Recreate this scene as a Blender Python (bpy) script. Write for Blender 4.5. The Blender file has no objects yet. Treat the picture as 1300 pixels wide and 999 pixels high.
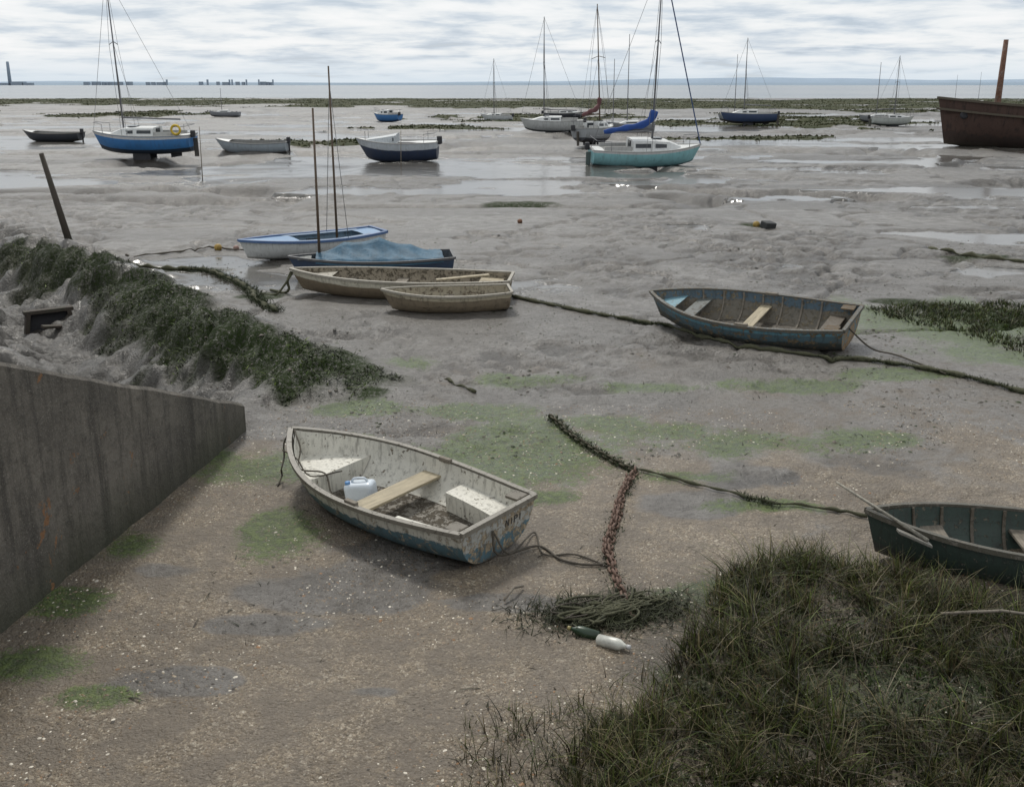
import bpy, math, random
import numpy as np
from mathutils import Vector
random.seed(7); rng=np.random.default_rng(7)
scene=bpy.context.scene
F=1265.0; H0=4.2; P=math.radians(15.3)
SP,CP=math.sin(P),math.cos(P)
def survey(u,v,z=0.0):
    """site coordinates of a point at elevation z measured on the reference survey"""
    x=(u-650)/F; y=(v-454)/F
    t=(H0-z)/(SP+y*CP)
    return Vector((x*t,t*(CP-y*SP),z))
# ---------------------------------------------------------------- noise
def vn(x,y,seed):
    xi=np.floor(x).astype(np.int64); yi=np.floor(y).astype(np.int64)
    xf=x-xi; yf=y-yi
    def h(a,b):
        n=(a*374761393+b*668265263+seed*144269504)&0xFFFFFFFF
        n=((n^(n>>13))*1274126177)&0xFFFFFFFF
        n=n^(n>>16)
        return (n&0xFFFF)/65535.0
    u=xf*xf*(3-2*xf); w=yf*yf*(3-2*yf)
    a=h(xi,yi)*(1-u)+h(xi+1,yi)*u
    b=h(xi,yi+1)*(1-u)+h(xi+1,yi+1)*u
    return a*(1-w)+b*w
def fbm(x,y,size,octv,seed):
    s=0;a=1;t=0;f=1.0/size
    for i in range(octv):
        s=s+a*vn(x*f+i*17.3,y*f-i*9.1,seed+i); t+=a; a*=.5; f*=2.03
    return s/t
def sst(a,b,x):
    t=np.clip((x-a)/(b-a),0,1); return t*t*(3-2*t)
def polyd(x,y,pts):
    best=np.full(x.shape,1e9); side=np.zeros(x.shape); par=np.zeros(x.shape)
    n=len(pts)-1
    for i in range(n):
        ax,ay=pts[i]; bx,by=pts[i+1]
        dx,dy=bx-ax,by-ay
        t=np.clip(((x-ax)*dx+(y-ay)*dy)/(dx*dx+dy*dy),0,1)
        px=x-(ax+t*dx); py=y-(ay+t*dy)
        d=np.sqrt(px*px+py*py); m=d<best
        best=np.where(m,d,best); side=np.where(m,np.sign(dx*py-dy*px),side); par=np.where(m,(i+t)/n,par)
    return best,side,par
RIDGE=[(-30,34),(-22,31),(-14.6,27.6),(-10,23.6),(-6.7,18.9),(-4.6,16.2),(-2.8,14.3),(-1.6,13.2)]
CREEK=[(-18,31),(-12.0,23.4),(-9.3,19.6),(-7.2,16.6),(-5.5,13.4),(-5.2,10.5),(-5.6,4)]
def ell(x,y,u,v,ru,rv):
    c=survey(u,v); a=survey(u,v-rv); b=survey(u,v+rv)
    rx=survey(u+ru,v).x-c.x; ry=(a.y-b.y)/2; cy=(a.y+b.y)/2
    return 1-np.sqrt(((x-c.x)/rx)**2+((y-cy)/ry)**2)
def marsh_mask(x,y):
    start=190-45*sst(5,45,x)+(fbm(x,y,34,4,51)-.5)*150
    m=sst(0,10,y-start)*(1-sst(300,335,y+(fbm(x,y,60,3,52)-.5)*60))
    m*=sst(.30,.40,fbm(x,y*2.2,26,4,54))
    for e in [(405,182,100,4),(530,163,80,3.5),(960,176,90,2.5),(1040,156,150,6),(690,150,120,4),(860,158,60,4),(180,146,80,3)]:
        d=ell(x,y,*e)+(fbm(x,y,5,4,53)-.5)*2.6
        m=np.maximum(m,sst(0,.25,d))
    return m
def ridge_w(x,y):
    d,s,p=polyd(x,y,RIDGE)
    return d*s,p
def roughz(x,y):
    r=sst(.50,.64,fbm(x,y,4,4,2))
    for e in [(790,355,60,60),(850,290,120,25),(1000,340,120,30),(650,460,160,40),(230,260,200,14),(560,560,120,30),(700,235,200,14)]:
        r=np.maximum(r,.9*sst(-.1,.5,ell(x,y,*e)+(fbm(x,y,1.2,3,12)-.5)*1.8))
    return r
def micro(x,y):
    return fbm(x,y,.34,5,3)
def puddles(x,y):
    p=sst(.62,.66,fbm(x,y*1.7,7,4,31))*sst(17,24,y)
    p=np.maximum(p,sst(.585,.64,fbm(x,y*2.4,20,5,32))*sst(36,50,y)*.8)
    n_=fbm(x,y,.8,4,23)-.5
    for e in [(1180,240,110,5),(1250,345,60,8),(1010,250,90,4),(880,288,40,4),(1180,295,70,4),(1230,262,60,3),(980,215,120,3),(230,168,60,3)]:
        p=np.maximum(p,sst(.0,.3,ell(x,y,*e)+n_*1.5))
    return p*(y<160)
def wallx(y): return -3.35-(11.77-y)*.1585
def height(x,y):
    x=np.atleast_1d(np.asarray(x,float)); y=np.atleast_1d(np.asarray(y,float))
    z=(fbm(x,y,7,3,1)-.5)*.16
    near=1-sst(50,110,y)
    rough=roughz(x,y)*(1-.75*(1-sst(9,14,y)))
    z+= (fbm(x,y,1.6,3,13)-.5)*(.03+.05*rough)*near
    z+= (sst(.36,.64,micro(x,y))-.5)*(.008+.062*rough)*(1-sst(30,70,y)*.6)*near
    z+= (fbm(x,y,.12,3,4)-.5)*(.014+.05*rough)*(1-sst(24,40,y))
    g=1-np.abs(fbm(x,y*1.6,16,4,5)-.5)*2
    z-= sst(.88,.99,g)*.42*sst(30,40,y)
    z+= (fbm(x,y*2,9,5,6)-.5)*.5*sst(32,60,y)
    g2=1-np.abs(fbm(x,y,3.2,4,9)-.5)*2
    z-= sst(.93,1,g2)*.10*sst(13,17,y)*near
    p=puddles(x,y); z=z*(1-p)-.06*p
    d,s,pp_=polyd(x,y,RIDGE)
    amp=.34*(1-.7*sst(.8,1.0,pp_))
    z+= amp*np.exp(-(d/ .85)**2)*(.55+.9*fbm(x,y,1.0,3,7))
    cd,cs,cp=polyd(x,y,CREEK)
    gate=np.where(y<12.0,(x<wallx(y)-.1).astype(float),1.0)*1.0
    gate=np.where((y>=11.9)&(y<13.2),np.maximum(sst(-3.0,-4.0,x),sst(12.4,13.2,y)),gate)
    z-= .95*np.exp(-(cd/1.2)**2)*(.8+.4*fbm(x,y,1,3,8))*gate
    rg=(1-np.abs(fbm(x,y,.9,4,10)-.5)*2)
    z+= np.where((x<-2)&(y<40),(.5-sst(.55,1,rg))*.34*np.exp(-((cd-1.3)/1.5)**2),0)*gate
    z+= np.where((x<-2)&(y<40),(fbm(x,y,.22,3,15)-.5)*.14*np.exp(-((cd-1.0)/1.6)**2),0)*gate
    m=marsh_mask(x,y)
    z+= m*(.10+.25*(fbm(x,y,5,4,11)-.3))*sst(60,100,y)
    z= np.where(y>330, z*(1-sst(330,350,y))-1.2*sst(330,350,y), z)
    z+= .10*sst(0,.6,ell(x,y,1150,860,420,170))
    return z
def hz(x,y): return float(height(x,y)[0])
# ---------------------------------------------------------------- node helpers
def N(nt,typ,ins=None,**at):
    n=nt.nodes.new(typ)
    for k,v in at.items(): setattr(n,k,v)
    if ins:
        for k,v in ins.items():
            if isinstance(v,bpy.types.NodeSocket): nt.links.new(v,n.inputs[k])
            else: n.inputs[k].default_value=v
    return n
def M(nt,op,a,b=0.0,clamp=False):
    n=N(nt,'ShaderNodeMath',{0:a,1:b},operation=op); n.use_clamp=clamp; return n.outputs[0]
def c4(c): return (c[0],c[1],c[2],1.0)
def MX(nt,f,a,b,bt='MIX'):
    a=c4(a) if isinstance(a,tuple) else a; b=c4(b) if isinstance(b,tuple) else b
    n=N(nt,'ShaderNodeMix',data_type='RGBA',blend_type=bt)
    for i,v in ((0,f),(6,a),(7,b)):
        if isinstance(v,bpy.types.NodeSocket): nt.links.new(v,n.inputs[i])
        else: n.inputs[i].default_value=v
    return n.outputs[2]
def RP(nt,f,a,b):
    n=N(nt,'ShaderNodeMapRange',{0:f,1:a,2:b}); n.clamp=True; return n.outputs[0]
def RAMP(nt,f,stops):
    n=N(nt,'ShaderNodeValToRGB',{0:f}); e=n.color_ramp.elements
    while len(e)<len(stops): e.new(.5)
    for i,(p,c) in enumerate(stops): e[i].position=p; e[i].color=c4(c)
    return n.outputs[0]
def NOI(nt,vec,scale,detail=6,rough=.6,dist=0.0):
    return N(nt,'ShaderNodeTexNoise',{'Vector':vec,'Scale':scale,'Detail':min(detail,5),'Roughness':rough,'Distortion':dist}).outputs[0]
def newmat(name):
    m=bpy.data.materials.new(name); m.use_nodes=True; nt=m.node_tree; nt.nodes.clear()
    o=nt.nodes.new('ShaderNodeOutputMaterial'); b=nt.nodes.new('ShaderNodeBsdfPrincipled')
    nt.links.new(b.outputs[0],o.inputs[0]); return m,nt,b,o
def setb(nt,b,**k):
    for a,v in k.items():
        a=a.replace('_',' ')
        if isinstance(v,bpy.types.NodeSocket): nt.links.new(v,b.inputs[a])
        else: b.inputs[a].default_value=c4(v) if isinstance(v,tuple) else v
def bump(nt,b,h,dist,strength=1.0,normal=None):
    d={'Height':h,'Distance':dist,'Strength':strength}
    if normal: d['Normal']=normal
    n=N(nt,'ShaderNodeBump',d); 
    if b: nt.links.new(n.outputs[0],b.inputs['Normal'])
    return n.outputs[0]
_mc={}
def paint(name,top,low=None,split=.5,under=(.22,.17,.12),peel=.4,grime=(.045,.04,.028),ga=.5,scale=5,strakes=0,rough=.5,wob=.1,lines=None):
    if name in _mc: return _mc[name]
    m,nt,b,o=newmat(name); low=low or top
    tc=N(nt,'ShaderNodeTexCoord'); ob=tc.outputs['Object']
    v=N(nt,'ShaderNodeSeparateXYZ',{0:tc.outputs['UV']}).outputs[1]
    n1=NOI(nt,ob,scale,5,.7); n2=NOI(nt,ob,scale*2.6,5,.78,.4)
    vv=M(nt,'ADD',v,M(nt,'MULTIPLY',M(nt,'SUBTRACT',n1,.5),wob*2))
    col=MX(nt,RP(nt,vv,split-.012,split+.012),low,top)
    if lines:
        for (a,w,c) in lines:
            f=M(nt,'LESS_THAN',M(nt,'ABSOLUTE',M(nt,'SUBTRACT',v,a)),w); col=MX(nt,f,col,c)
    col=MX(nt,M(nt,'MULTIPLY',RP(nt,n1,.35,.7),.35),col,MX(nt,1.0,col,(.6,.6,.58),'MULTIPLY'))
    th=.72-peel*.28
    pf=RP(nt,n2,th,th+.025)
    uc=MX(nt,RP(nt,NOI(nt,ob,scale*7,3),.35,.65),under,tuple(x*.45 for x in under))
    col=MX(nt,pf,col,uc)
    mp=N(nt,'ShaderNodeMapping',{0:ob}); mp.inputs['Scale'].default_value=(1,1,.16)
    st=RP(nt,NOI(nt,mp.outputs[0],scale*4,4,.7),.5,.72)
    col=MX(nt,M(nt,'MULTIPLY',st,ga),col,grime)
    bot=M(nt,'MULTIPLY',RP(nt,vv,.34,.08),min(1,ga*1.4))
    col=MX(nt,bot,col,(.085,.07,.05))
    sp=RP(nt,NOI(nt,ob,scale*12,3,.6),.64,.7)
    col=MX(nt,M(nt,'MULTIPLY',sp,ga),col,grime)
    setb(nt,b,Base_Color=col,Roughness=M(nt,'ADD',rough,M(nt,'MULTIPLY',pf,.3),True))
    h=M(nt,'MULTIPLY',M(nt,'ADD',M(nt,'MULTIPLY',pf,-.6),n2),.006)
    if strakes: h=M(nt,'ADD',h,M(nt,'MULTIPLY',M(nt,'FRACT',M(nt,'MULTIPLY',v,strakes)),.016))
    bump(nt,b,h,1.0)
    _mc[name]=m; return m
def wood(name,col,dark=.4,scale=4,rough=.75,ga=.5,grime=(.04,.035,.025)):
    if name in _mc: return _mc[name]
    m,nt,b,o=newmat(name)
    tc=N(nt,'ShaderNodeTexCoord'); ob=tc.outputs['Object']
    mp=N(nt,'ShaderNodeMapping',{0:ob}); mp.inputs['Scale'].default_value=(1,.12,1)
    g=NOI(nt,mp.outputs[0],scale*9,4,.7)
    n=NOI(nt,ob,scale,5,.7)
    c=MX(nt,RP(nt,g,.35,.7),col,tuple(x*dark for x in col))
    c=MX(nt,M(nt,'MULTIPLY',RP(nt,n,.5,.68),ga),c,grime)
    setb(nt,b,Base_Color=c,Roughness=rough); bump(nt,b,M(nt,'ADD',g,n),.006)
    _mc[name]=m; return m
def plain(name,col,rough=.5,var=.35,scale=5,metal=0.0,bmp=.004):
    if name in _mc: return _mc[name]
    m,nt,b,o=newmat(name)
    ob=N(nt,'ShaderNodeTexCoord').outputs['Object']
    n=NOI(nt,ob,scale,5,.7)
    c=MX(nt,RP(nt,n,.35,.7),col,tuple(x*(1-var) for x in col))
    setb(nt,b,Base_Color=c,Roughness=rough,Metallic=metal); bump(nt,b,n,bmp)
    _mc[name]=m; return m
def attrmat(name,rough=.7,transl=.3,spec=.25):
    m,nt,b,o=newmat(name)
    a=N(nt,'ShaderNodeAttribute',attribute_name='col')
    setb(nt,b,Base_Color=a.outputs['Color'],Roughness=rough)
    b.inputs['Specular IOR Level'].default_value=spec
    if transl>0:
        t=N(nt,'ShaderNodeBsdfTranslucent',{'Color':a.outputs['Color']})
        mx=N(nt,'ShaderNodeMixShader',{0:transl,1:b.outputs[0],2:t.outputs[0]})
        nt.links.new(mx.outputs[0],o.inputs[0])
    return m
# ---------------------------------------------------------------- mesh helpers
def link(o,parent=None):
    scene.collection.objects.link(o)
    if parent: o.parent=parent
    return o
def mk(name,verts,faces,mat,parent=None,uv=None,smooth=False):
    me=bpy.data.meshes.new(name); me.from_pydata([tuple(v) for v in verts],[],faces)
    if uv is not None:
        l=me.uv_layers.new(name='UVMap'); vi=np.zeros(len(me.loops),int); me.loops.foreach_get('vertex_index',vi)
        l.data.foreach_set('uv',np.asarray(uv,float)[vi].ravel())
    me.materials.append(mat)
    if smooth: me.polygons.foreach_set('use_smooth',[True]*len(me.polygons))
    me.update(); return link(bpy.data.objects.new(name,me),parent)
def npmesh(name,V,Q,mat,parent=None,col=None,smooth=False,attrs=None):
    me=bpy.data.meshes.new(name); n=len(V); m,k=Q.shape
    me.vertices.add(n); me.vertices.foreach_set('co',V.astype(np.float32).ravel())
    me.loops.add(m*k); me.loops.foreach_set('vertex_index',Q.astype(np.int32).ravel())
    me.polygons.add(m); me.polygons.foreach_set('loop_start',(np.arange(m)*k).astype(np.int32))
    try: me.polygons.foreach_set('loop_total',np.full(m,k,np.int32))
    except Exception: pass
    me.update(calc_edges=True); me.validate()
    if col is not None:
        a=me.attributes.new('col','FLOAT_COLOR','POINT'); c=np.ones((n,4),np.float32); c[:,:3]=col; a.data.foreach_set('color',c.ravel())
    if attrs:
        for nm,arr in attrs.items():
            a=me.attributes.new(nm,'FLOAT_COLOR','POINT'); c=np.ones((n,4),np.float32); c[:,:3]=arr; a.data.foreach_set('color',c.ravel())
    me.materials.append(mat)
    if smooth: me.polygons.foreach_set('use_smooth',np.ones(m,bool))
    return link(bpy.data.objects.new(name,me),parent)
def empty(name,loc,rot=(0,0,0)):
    e=bpy.data.objects.new(name,None); e.location=loc; e.rotation_euler=rot; e.empty_display_size=.2
    scene.collection.objects.link(e); return e
def sweepdata(pts,sec,radf=None,cap=True):
    pts=[Vector(p) for p in pts]; n=len(pts); k=len(sec); V=[];Fc=[]
    ps=None
    for i,p in enumerate(pts):
        t=(pts[min(i+1,n-1)]-pts[max(i-1,0)])
        if t.length<1e-9: t=Vector((1,0,0))
        t.normalize()
        s=t.cross(Vector((0,0,1)))
        if s.length<.05: s=ps if ps else Vector((1,0,0))
        s=(s-t*s.dot(t)).normalized(); ps=s
        u=s.cross(t).normalized(); r=radf(i/(n-1)) if radf else 1
        for a,b in sec: V.append(p+s*a*r+u*b*r)
    for i in range(n-1):
        for j in range(k):
            a=i*k+j;b=i*k+(j+1)%k; Fc.append((a,b,b+k,a+k))
    if cap: Fc.append(tuple(range(k))[::-1]); Fc.append(tuple((n-1)*k+j for j in range(k)))
    return V,Fc
def circ(r,k=8): return [(r*math.cos(2*math.pi*i/k),r*math.sin(2*math.pi*i/k)) for i in range(k)]
def rect(w,h): return [(-w/2,-h/2),(w/2,-h/2),(w/2,h/2),(-w/2,h/2)]
def sweep(name,pts,sec,mat,parent=None,radf=None,smooth=True):
    V,Fc=sweepdata(pts,sec,radf); return mk(name,V,Fc,mat,parent,smooth=smooth)
def catmull(pts,step):
    pts=[Vector(p) for p in pts]; out=[]
    q=[pts[0]*2-pts[1]]+pts+[pts[-1]*2-pts[-2]]
    for i in range(1,len(q)-2):
        a,b,c,d=q[i-1],q[i],q[i+1],q[i+2]; m=max(2,int((c-b).length/step))
        for j in range(m):
            t=j/m
            out.append(.5*((2*b)+(c-a)*t+(2*a-5*b+4*c-d)*t*t+(3*b-a-3*c+d)*t**3))
    out.append(pts[-1]); return out
def gpath(px,step=.06,off=.02,wig=0.0):
    p=catmull([survey(u,v) for u,v in px],step)
    for i,a in enumerate(p):
        if wig: a.x+=wig*math.sin(i*.37+a.y*3)+wig*.6*math.sin(i*.91)
        a.z=hz(a.x,a.y)+off
    return p
def boxv(c,s):
    x,y,z=c; a,bb,cc=s[0]/2,s[1]/2,s[2]/2
    V=[(x+i*a,y+j*bb,z+k*cc) for i in(-1,1) for j in(-1,1) for k in(-1,1)]
    Fc=[(0,1,3,2),(4,6,7,5),(0,4,5,1),(2,3,7,6),(0,2,6,4),(1,5,7,3)]
    return V,Fc
def box(name,c,s,mat,parent=None,bev=.008,rot=None):
    V,Fc=boxv((0,0,0),s); o=mk(name,V,Fc,mat,parent); o.location=c
    if rot: o.rotation_euler=rot
    if bev:
        m=o.modifiers.new('b','BEVEL'); m.width=bev; m.segments=2
    return o
def prism(name,q,th,mat,parent=None,bev=.006):
    V=[Vector(a) for a in q]+[Vector(a)-Vector((0,0,th)) for a in q]
    o=mk(name,V,[(0,1,2,3),(7,6,5,4),(0,4,5,1),(1,5,6,2),(2,6,7,3),(3,7,4,0)],mat,parent)
    if bev: m=o.modifiers.new('b','BEVEL'); m.width=bev; m.segments=2
    return o
def lathe(name,prof,mat,parent=None,k=20):
    V=[];Fc=[]
    for r,z in prof:
        for i in range(k): V.append((r*math.cos(2*math.pi*i/k),r*math.sin(2*math.pi*i/k),z))
    for a in range(len(prof)-1):
        for i in range(k): Fc.append((a*k+i,a*k+(i+1)%k,(a+1)*k+(i+1)%k,(a+1)*k+i))
    Fc.append(tuple(range(k))[::-1]); Fc.append(tuple((len(prof)-1)*k+i for i in range(k)))
    return mk(name,V,Fc,mat,parent,smooth=True)
# ---------------------------------------------------------------- hull
class Hull:
    def __init__(s,L,B,D,tw=.72,bp=2.2,shb=.18,shs=.04,rb=.25,rs=.06,rake=.25,p0=.6,q=1.0,mid=.42,tr=.06,bowmin=.0):
        s.__dict__.update(locals()); del s.__dict__['s']
    def w(s,a):
        h=s.B/2
        if a<s.mid: return h*(s.tw+(1-s.tw)*math.sin(math.pi/2*a/s.mid))
        r=(a-s.mid)/(1-s.mid); return h*(s.bowmin+(1-s.bowmin)*max(0,1-r**s.bp))
    def g(s,a):
        return s.D+(s.shb*((a-.4)/.6)**2 if a>.4 else s.shs*((.4-a)/.4)**2)
    def k(s,a):
        return s.rb*((a-.5)/.5)**3*.9 if a>.5 else (s.rs*((.4-a)/.4)**2 if a<.4 else 0)
    def pt(s,a,t,side,ins=0.0):
        w=max(s.w(a)-ins,.004); k=s.k(a)+ins; g=s.g(a)
        p=s.p0+(1.25-s.p0)*a**3
        z=k+(g-k)*(1-math.cos(t*math.pi/2))**s.q
        y=side*w*(math.sin(t*math.pi/2)**p if t>0 else 0)
        x=s.L*(a-.5)-s.rake*(1-(z-k)/(g-k))*a**5-s.tr*(z/g)*(1-a)**6
        x+=ins*1.2*(1-a)**8-ins*2.2*a**8
        return (x,y,z)
    def yin(s,a,z,ins=.03):
        k=s.k(a)+ins; g=s.g(a); r=min(1,max(0,(z-k)/(g-k)))
        t=math.acos(1-r**(1/s.q))*2/math.pi
        return abs(s.pt(a,t,1,ins)[1])
    def shell(s,nm,mat,parent,ins=0.0,ns=30,nt=9,flip=False,transom=None,a0=0.0,a1=1.0):
        V=[];U=[];Fc=[]
        ts=[(-1,1-j/nt) for j in range(nt)]+[(1,j/nt) for j in range(nt+1)]
        k=len(ts)
        for i in range(ns+1):
            a=a0+(a1-a0)*i/ns
            for sd,t in ts: V.append(s.pt(a,t,sd,ins)); U.append((a,t))
        for i in range(ns):
            for j in range(k-1):
                f=(i*k+j,i*k+j+1,(i+1)*k+j+1,(i+1)*k+j); Fc.append(f[::-1] if not flip else f)
        o=mk(nm,V,Fc,mat,parent,U,True)
        TV=[];TU=[];TF=[]
        for j in range(nt+1):
            for sd in(-1,0,1):
                p=s.pt(a0,j/nt,1,ins); TV.append((p[0],p[1]*sd,p[2])); TU.append((.5+.3*sd,j/nt))
        for j in range(nt):
            for c in(0,1):
                b=j*3+c; f=(b,b+1,b+4,b+3); TF.append(f if flip else f[::-1])
        mk(nm+'_transom',TV,TF,transom or mat,parent,TU)
        return o
    def rail(s,nm,mat,parent,w=.05,h=.04,off=0.0,zo=0.0,n=36,tr=True):
        for sd,l in((-1,'port'),(1,'starboard')):
            pts=[]
            for i in range(n+1):
                p=s.pt(i/n,1,sd); pts.append((p[0],p[1]+sd*off*min(1,s.w(i/n)/.1),p[2]+zo))
            sweep(nm+'_'+l,pts,rect(w,h),mat,parent,smooth=False)
        if tr:
            a=s.pt(0,1,-1);b=s.pt(0,1,1)
            sweep(nm+'_stern',[(a[0]-.004,a[1]-.01,a[2]+zo+.003),(b[0]-.004,b[1]+.01,b[2]+zo+.003)],rect(w,h*1.1),mat,parent,smooth=False)
    def thwart(s,nm,a,z,wd,mat,parent,th=.03,ins=.03):
        d=wd/2/s.L; a1,a2=a-d,a+d
        y1=s.yin(a1,z,ins)-.004;y2=s.yin(a2,z,ins)-.004; x1=s.L*(a1-.5);x2=s.L*(a2-.5)
        return prism(nm,[(x1,-y1,z),(x2,-y2,z),(x2,y2,z),(x1,y1,z)],th,mat,parent)
    def sheet(s,nm,a1,a2,z,mat,parent,n=14,ins=.03,lift=0.0,uvv=.3):
        V=[];U=[];Fc=[]
        for i in range(n+1):
            a=a1+(a2-a1)*i/n; zz=z(a) if callable(z) else z
            y=s.yin(a,zz,ins)
            for c in(-1,-.5,0,.5,1):
                V.append((s.L*(a-.5)+ins*1.2*(1-a)**8,y*c,zz+lift*(1-c*c))); U.append((a,uvv))
        for i in range(n):
            for j in range(4): Fc.append((i*5+j,(i+1)*5+j,(i+1)*5+j+1,i*5+j+1))
        return mk(nm,V,Fc,mat,parent,U,True)
# ================================================================ GROUND
rows=np.concatenate([np.arange(-8,4,.6),4*1.0046**np.arange(0,590),60*1.012**np.arange(0,160),405*1.1**np.arange(0,40)])
rows=np.unique(np.round(rows,4))
cc=np.concatenate([np.linspace(-4,-1,13)[:-1],np.linspace(-1,1,580),np.linspace(1,4,13)[1:]])
Y,C=np.meshgrid(rows,cc,indexing='ij')
X=(np.maximum(Y,0)*.6+4.5)*C
Z=height(X.ravel(),Y.ravel()).reshape(X.shape)
xr,yr=X.ravel(),Y.ravel()
nz=fbm(xr,yr,1.1,5,21)-.5
shing=sst(13.0,8.4,yr+nz*6)
shing=np.maximum(shing,.4*sst(17,13,yr+nz*6)*sst(-2.5,0,xr))
cd,cs,cp_=polyd(xr,yr,CREEK)
behind=np.where(yr<12.0,(xr<wallx(yr)-.1).astype(float),1.0)
shing*=1-np.exp(-(cd/1.9)**2)*behind
patch=0
for e in [(430,745,130,26),(330,790,90,16),(640,760,90,14),(850,640,100,24),(720,500,180,34),(230,860,110,20),(560,700,80,20),(950,600,110,18),(480,870,100,14),(200,720,60,14)]:
    patch=np.maximum(patch,sst(-.1,.5,ell(xr,yr,*e)+nz*2.6))
shing*=1-.85*patch
alg=np.zeros_like(xr)
for e in [(315,592,85,32),(345,668,55,34),(690,575,135,40),(520,462,45,12),(40,840,75,22),(960,560,140,20),(780,535,60,12),(1130,890,210,60),(1230,420,150,40),(1050,405,90,11),(120,880,55,15),(560,600,65,13),(860,545,70,15),(1270,455,90,18),(900,760,60,18),(170,690,50,24),(700,625,60,11),(250,580,70,18),(1010,490,90,9),(590,520,70,9),(850,600,80,11),(90,760,50,20),(460,520,60,8),(650,480,90,8),(830,490,60,6),(1100,560,90,10),(980,640,80,10),(430,560,50,10),(1150,480,80,8)]:
    alg=np.maximum(alg,sst(-.25,.55,ell(xr,yr,*e)+nz*2.0))
nz2=fbm(xr,yr,.8,4,23)-.5
def weedmask(x,y):
    s_,p_=ridge_w(x,y); n_=fbm(x,y,.8,4,23)-.5; d_=np.abs(s_)
    lo=-.72-.35*sst(.5,.75,p_)
    return sst(lo-.3,lo+.3,s_+n_*2.1)*sst(.85,.3,s_+n_*1.6)*(y<40)*(d_<2.6)*sst(1.0,.93,p_)
weed=weedmask(xr,yr)
for e in [(655,259,50,4),(965,288,22,4),(1240,398,80,16),(330,375,30,6),(1140,384,40,5),(240,340,60,4),(1250,327,70,4),(470,505,30,10)]:
    weed=np.maximum(weed,sst(-.1,.4,ell(xr,yr,*e)+nz2*1.3))
marsh=marsh_mask(xr,yr)
pud=puddles(xr,yr)
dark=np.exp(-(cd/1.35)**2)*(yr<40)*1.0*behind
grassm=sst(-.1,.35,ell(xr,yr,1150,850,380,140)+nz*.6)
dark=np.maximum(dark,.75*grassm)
rough=roughz(xr,yr); mic=micro(xr,yr)
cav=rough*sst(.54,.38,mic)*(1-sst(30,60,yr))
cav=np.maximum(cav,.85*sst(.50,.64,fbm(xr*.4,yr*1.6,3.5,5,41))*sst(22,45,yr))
strk=sst(.5,.68,fbm(xr*.16+yr*.05,yr,1.3,5,43))*sst(14,24,yr)
i=np.arange(len(rows)-1)[:,None]*len(cc)+np.arange(len(cc)-1)[None,:]
Q=np.stack([i,i+1,i+1+len(cc),i+len(cc)],-1).reshape(-1,4)
m,nt,b,o=newmat('mud_and_shingle')
geo=N(nt,'ShaderNodeNewGeometry'); pos=geo.outputs['Position']
a1=N(nt,'ShaderNodeSeparateColor',{0:N(nt,'ShaderNodeAttribute',attribute_name='mk1').outputs['Color']})
a2=N(nt,'ShaderNodeSeparateColor',{0:N(nt,'ShaderNodeAttribute',attribute_name='mk2').outputs['Color']})
a3=N(nt,'ShaderNodeSeparateColor',{0:N(nt,'ShaderNodeAttribute',attribute_name='mk3').outputs['Color']})
nA=NOI(nt,pos,.35,3,.62); nB=NOI(nt,pos,2.2,5,.70,.3); nC=NOI(nt,pos,14,4,.72); nD=NOI(nt,pos,60,2,.7)
mud=MX(nt,RP(nt,nB,.38,.62),(.180,.168,.152),(.092,.083,.072))
mud=MX(nt,M(nt,'MULTIPLY',RP(nt,nA,.4,.6),.5),mud,(.10,.092,.082))
mud=MX(nt,M(nt,'MULTIPLY',RP(nt,nC,.50,.62),.6),mud,(.045,.038,.031))
mud=MX(nt,M(nt,'MULTIPLY',a3.outputs[1],.6),mud,(.055,.048,.04))
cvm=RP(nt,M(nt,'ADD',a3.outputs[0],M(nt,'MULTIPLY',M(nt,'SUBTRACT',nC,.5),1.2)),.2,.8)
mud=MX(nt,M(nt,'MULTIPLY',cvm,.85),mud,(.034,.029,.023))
vo=N(nt,'ShaderNodeTexVoronoi',{'Vector':pos,'Scale':42.0,'Randomness':1.0})
vo2=N(nt,'ShaderNodeTexVoronoi',{'Vector':pos,'Scale':95.0})
pv=N(nt,'ShaderNodeSeparateColor',{0:vo.outputs['Color']}).outputs[0]
pv2=N(nt,'ShaderNodeSeparateColor',{0:vo2.outputs['Color']}).outputs[1]
peb=RAMP(nt,pv,[(0,(.085,.064,.042)),(.35,(.165,.128,.086)),(.7,(.23,.18,.122)),(.88,(.32,.255,.172)),(.95,(.58,.52,.41)),(1,(.26,.17,.09))])
peb2=RAMP(nt,pv2,[(0,(.09,.07,.048)),(.5,(.185,.146,.10)),(.87,(.27,.218,.152)),(.96,(.58,.53,.44)),(1,(.35,.29,.20))])
peb=MX(nt,.55,peb,peb2)
peb=MX(nt,RP(nt,nB,.38,.58),peb,MX(nt,.8,peb,(.14,.116,.09)))
peb=MX(nt,M(nt,'MULTIPLY',RP(nt,nA,.45,.6),.4),peb,MX(nt,1.0,peb,(.62,.6,.57),'MULTIPLY'))
sm=RP(nt,M(nt,'ADD',a1.outputs[0],M(nt,'MULTIPLY',M(nt,'SUBTRACT',nB,.5),1.6)),.35,.75)
mud2=MX(nt,a1.outputs[0],mud,MX(nt,.5,mud,(.15,.12,.09)))
col=MX(nt,sm,mud2,peb)
gn=M(nt,'ADD',M(nt,'MULTIPLY',nC,.55),M(nt,'MULTIPLY',nD,.45))
am=RP(nt,M(nt,'ADD',a1.outputs[1],M(nt,'MULTIPLY',M(nt,'SUBTRACT',gn,.5),4.0)),.25,.80)
am=M(nt,'MULTIPLY',am,RP(nt,a1.outputs[1],.02,.15))
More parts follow.
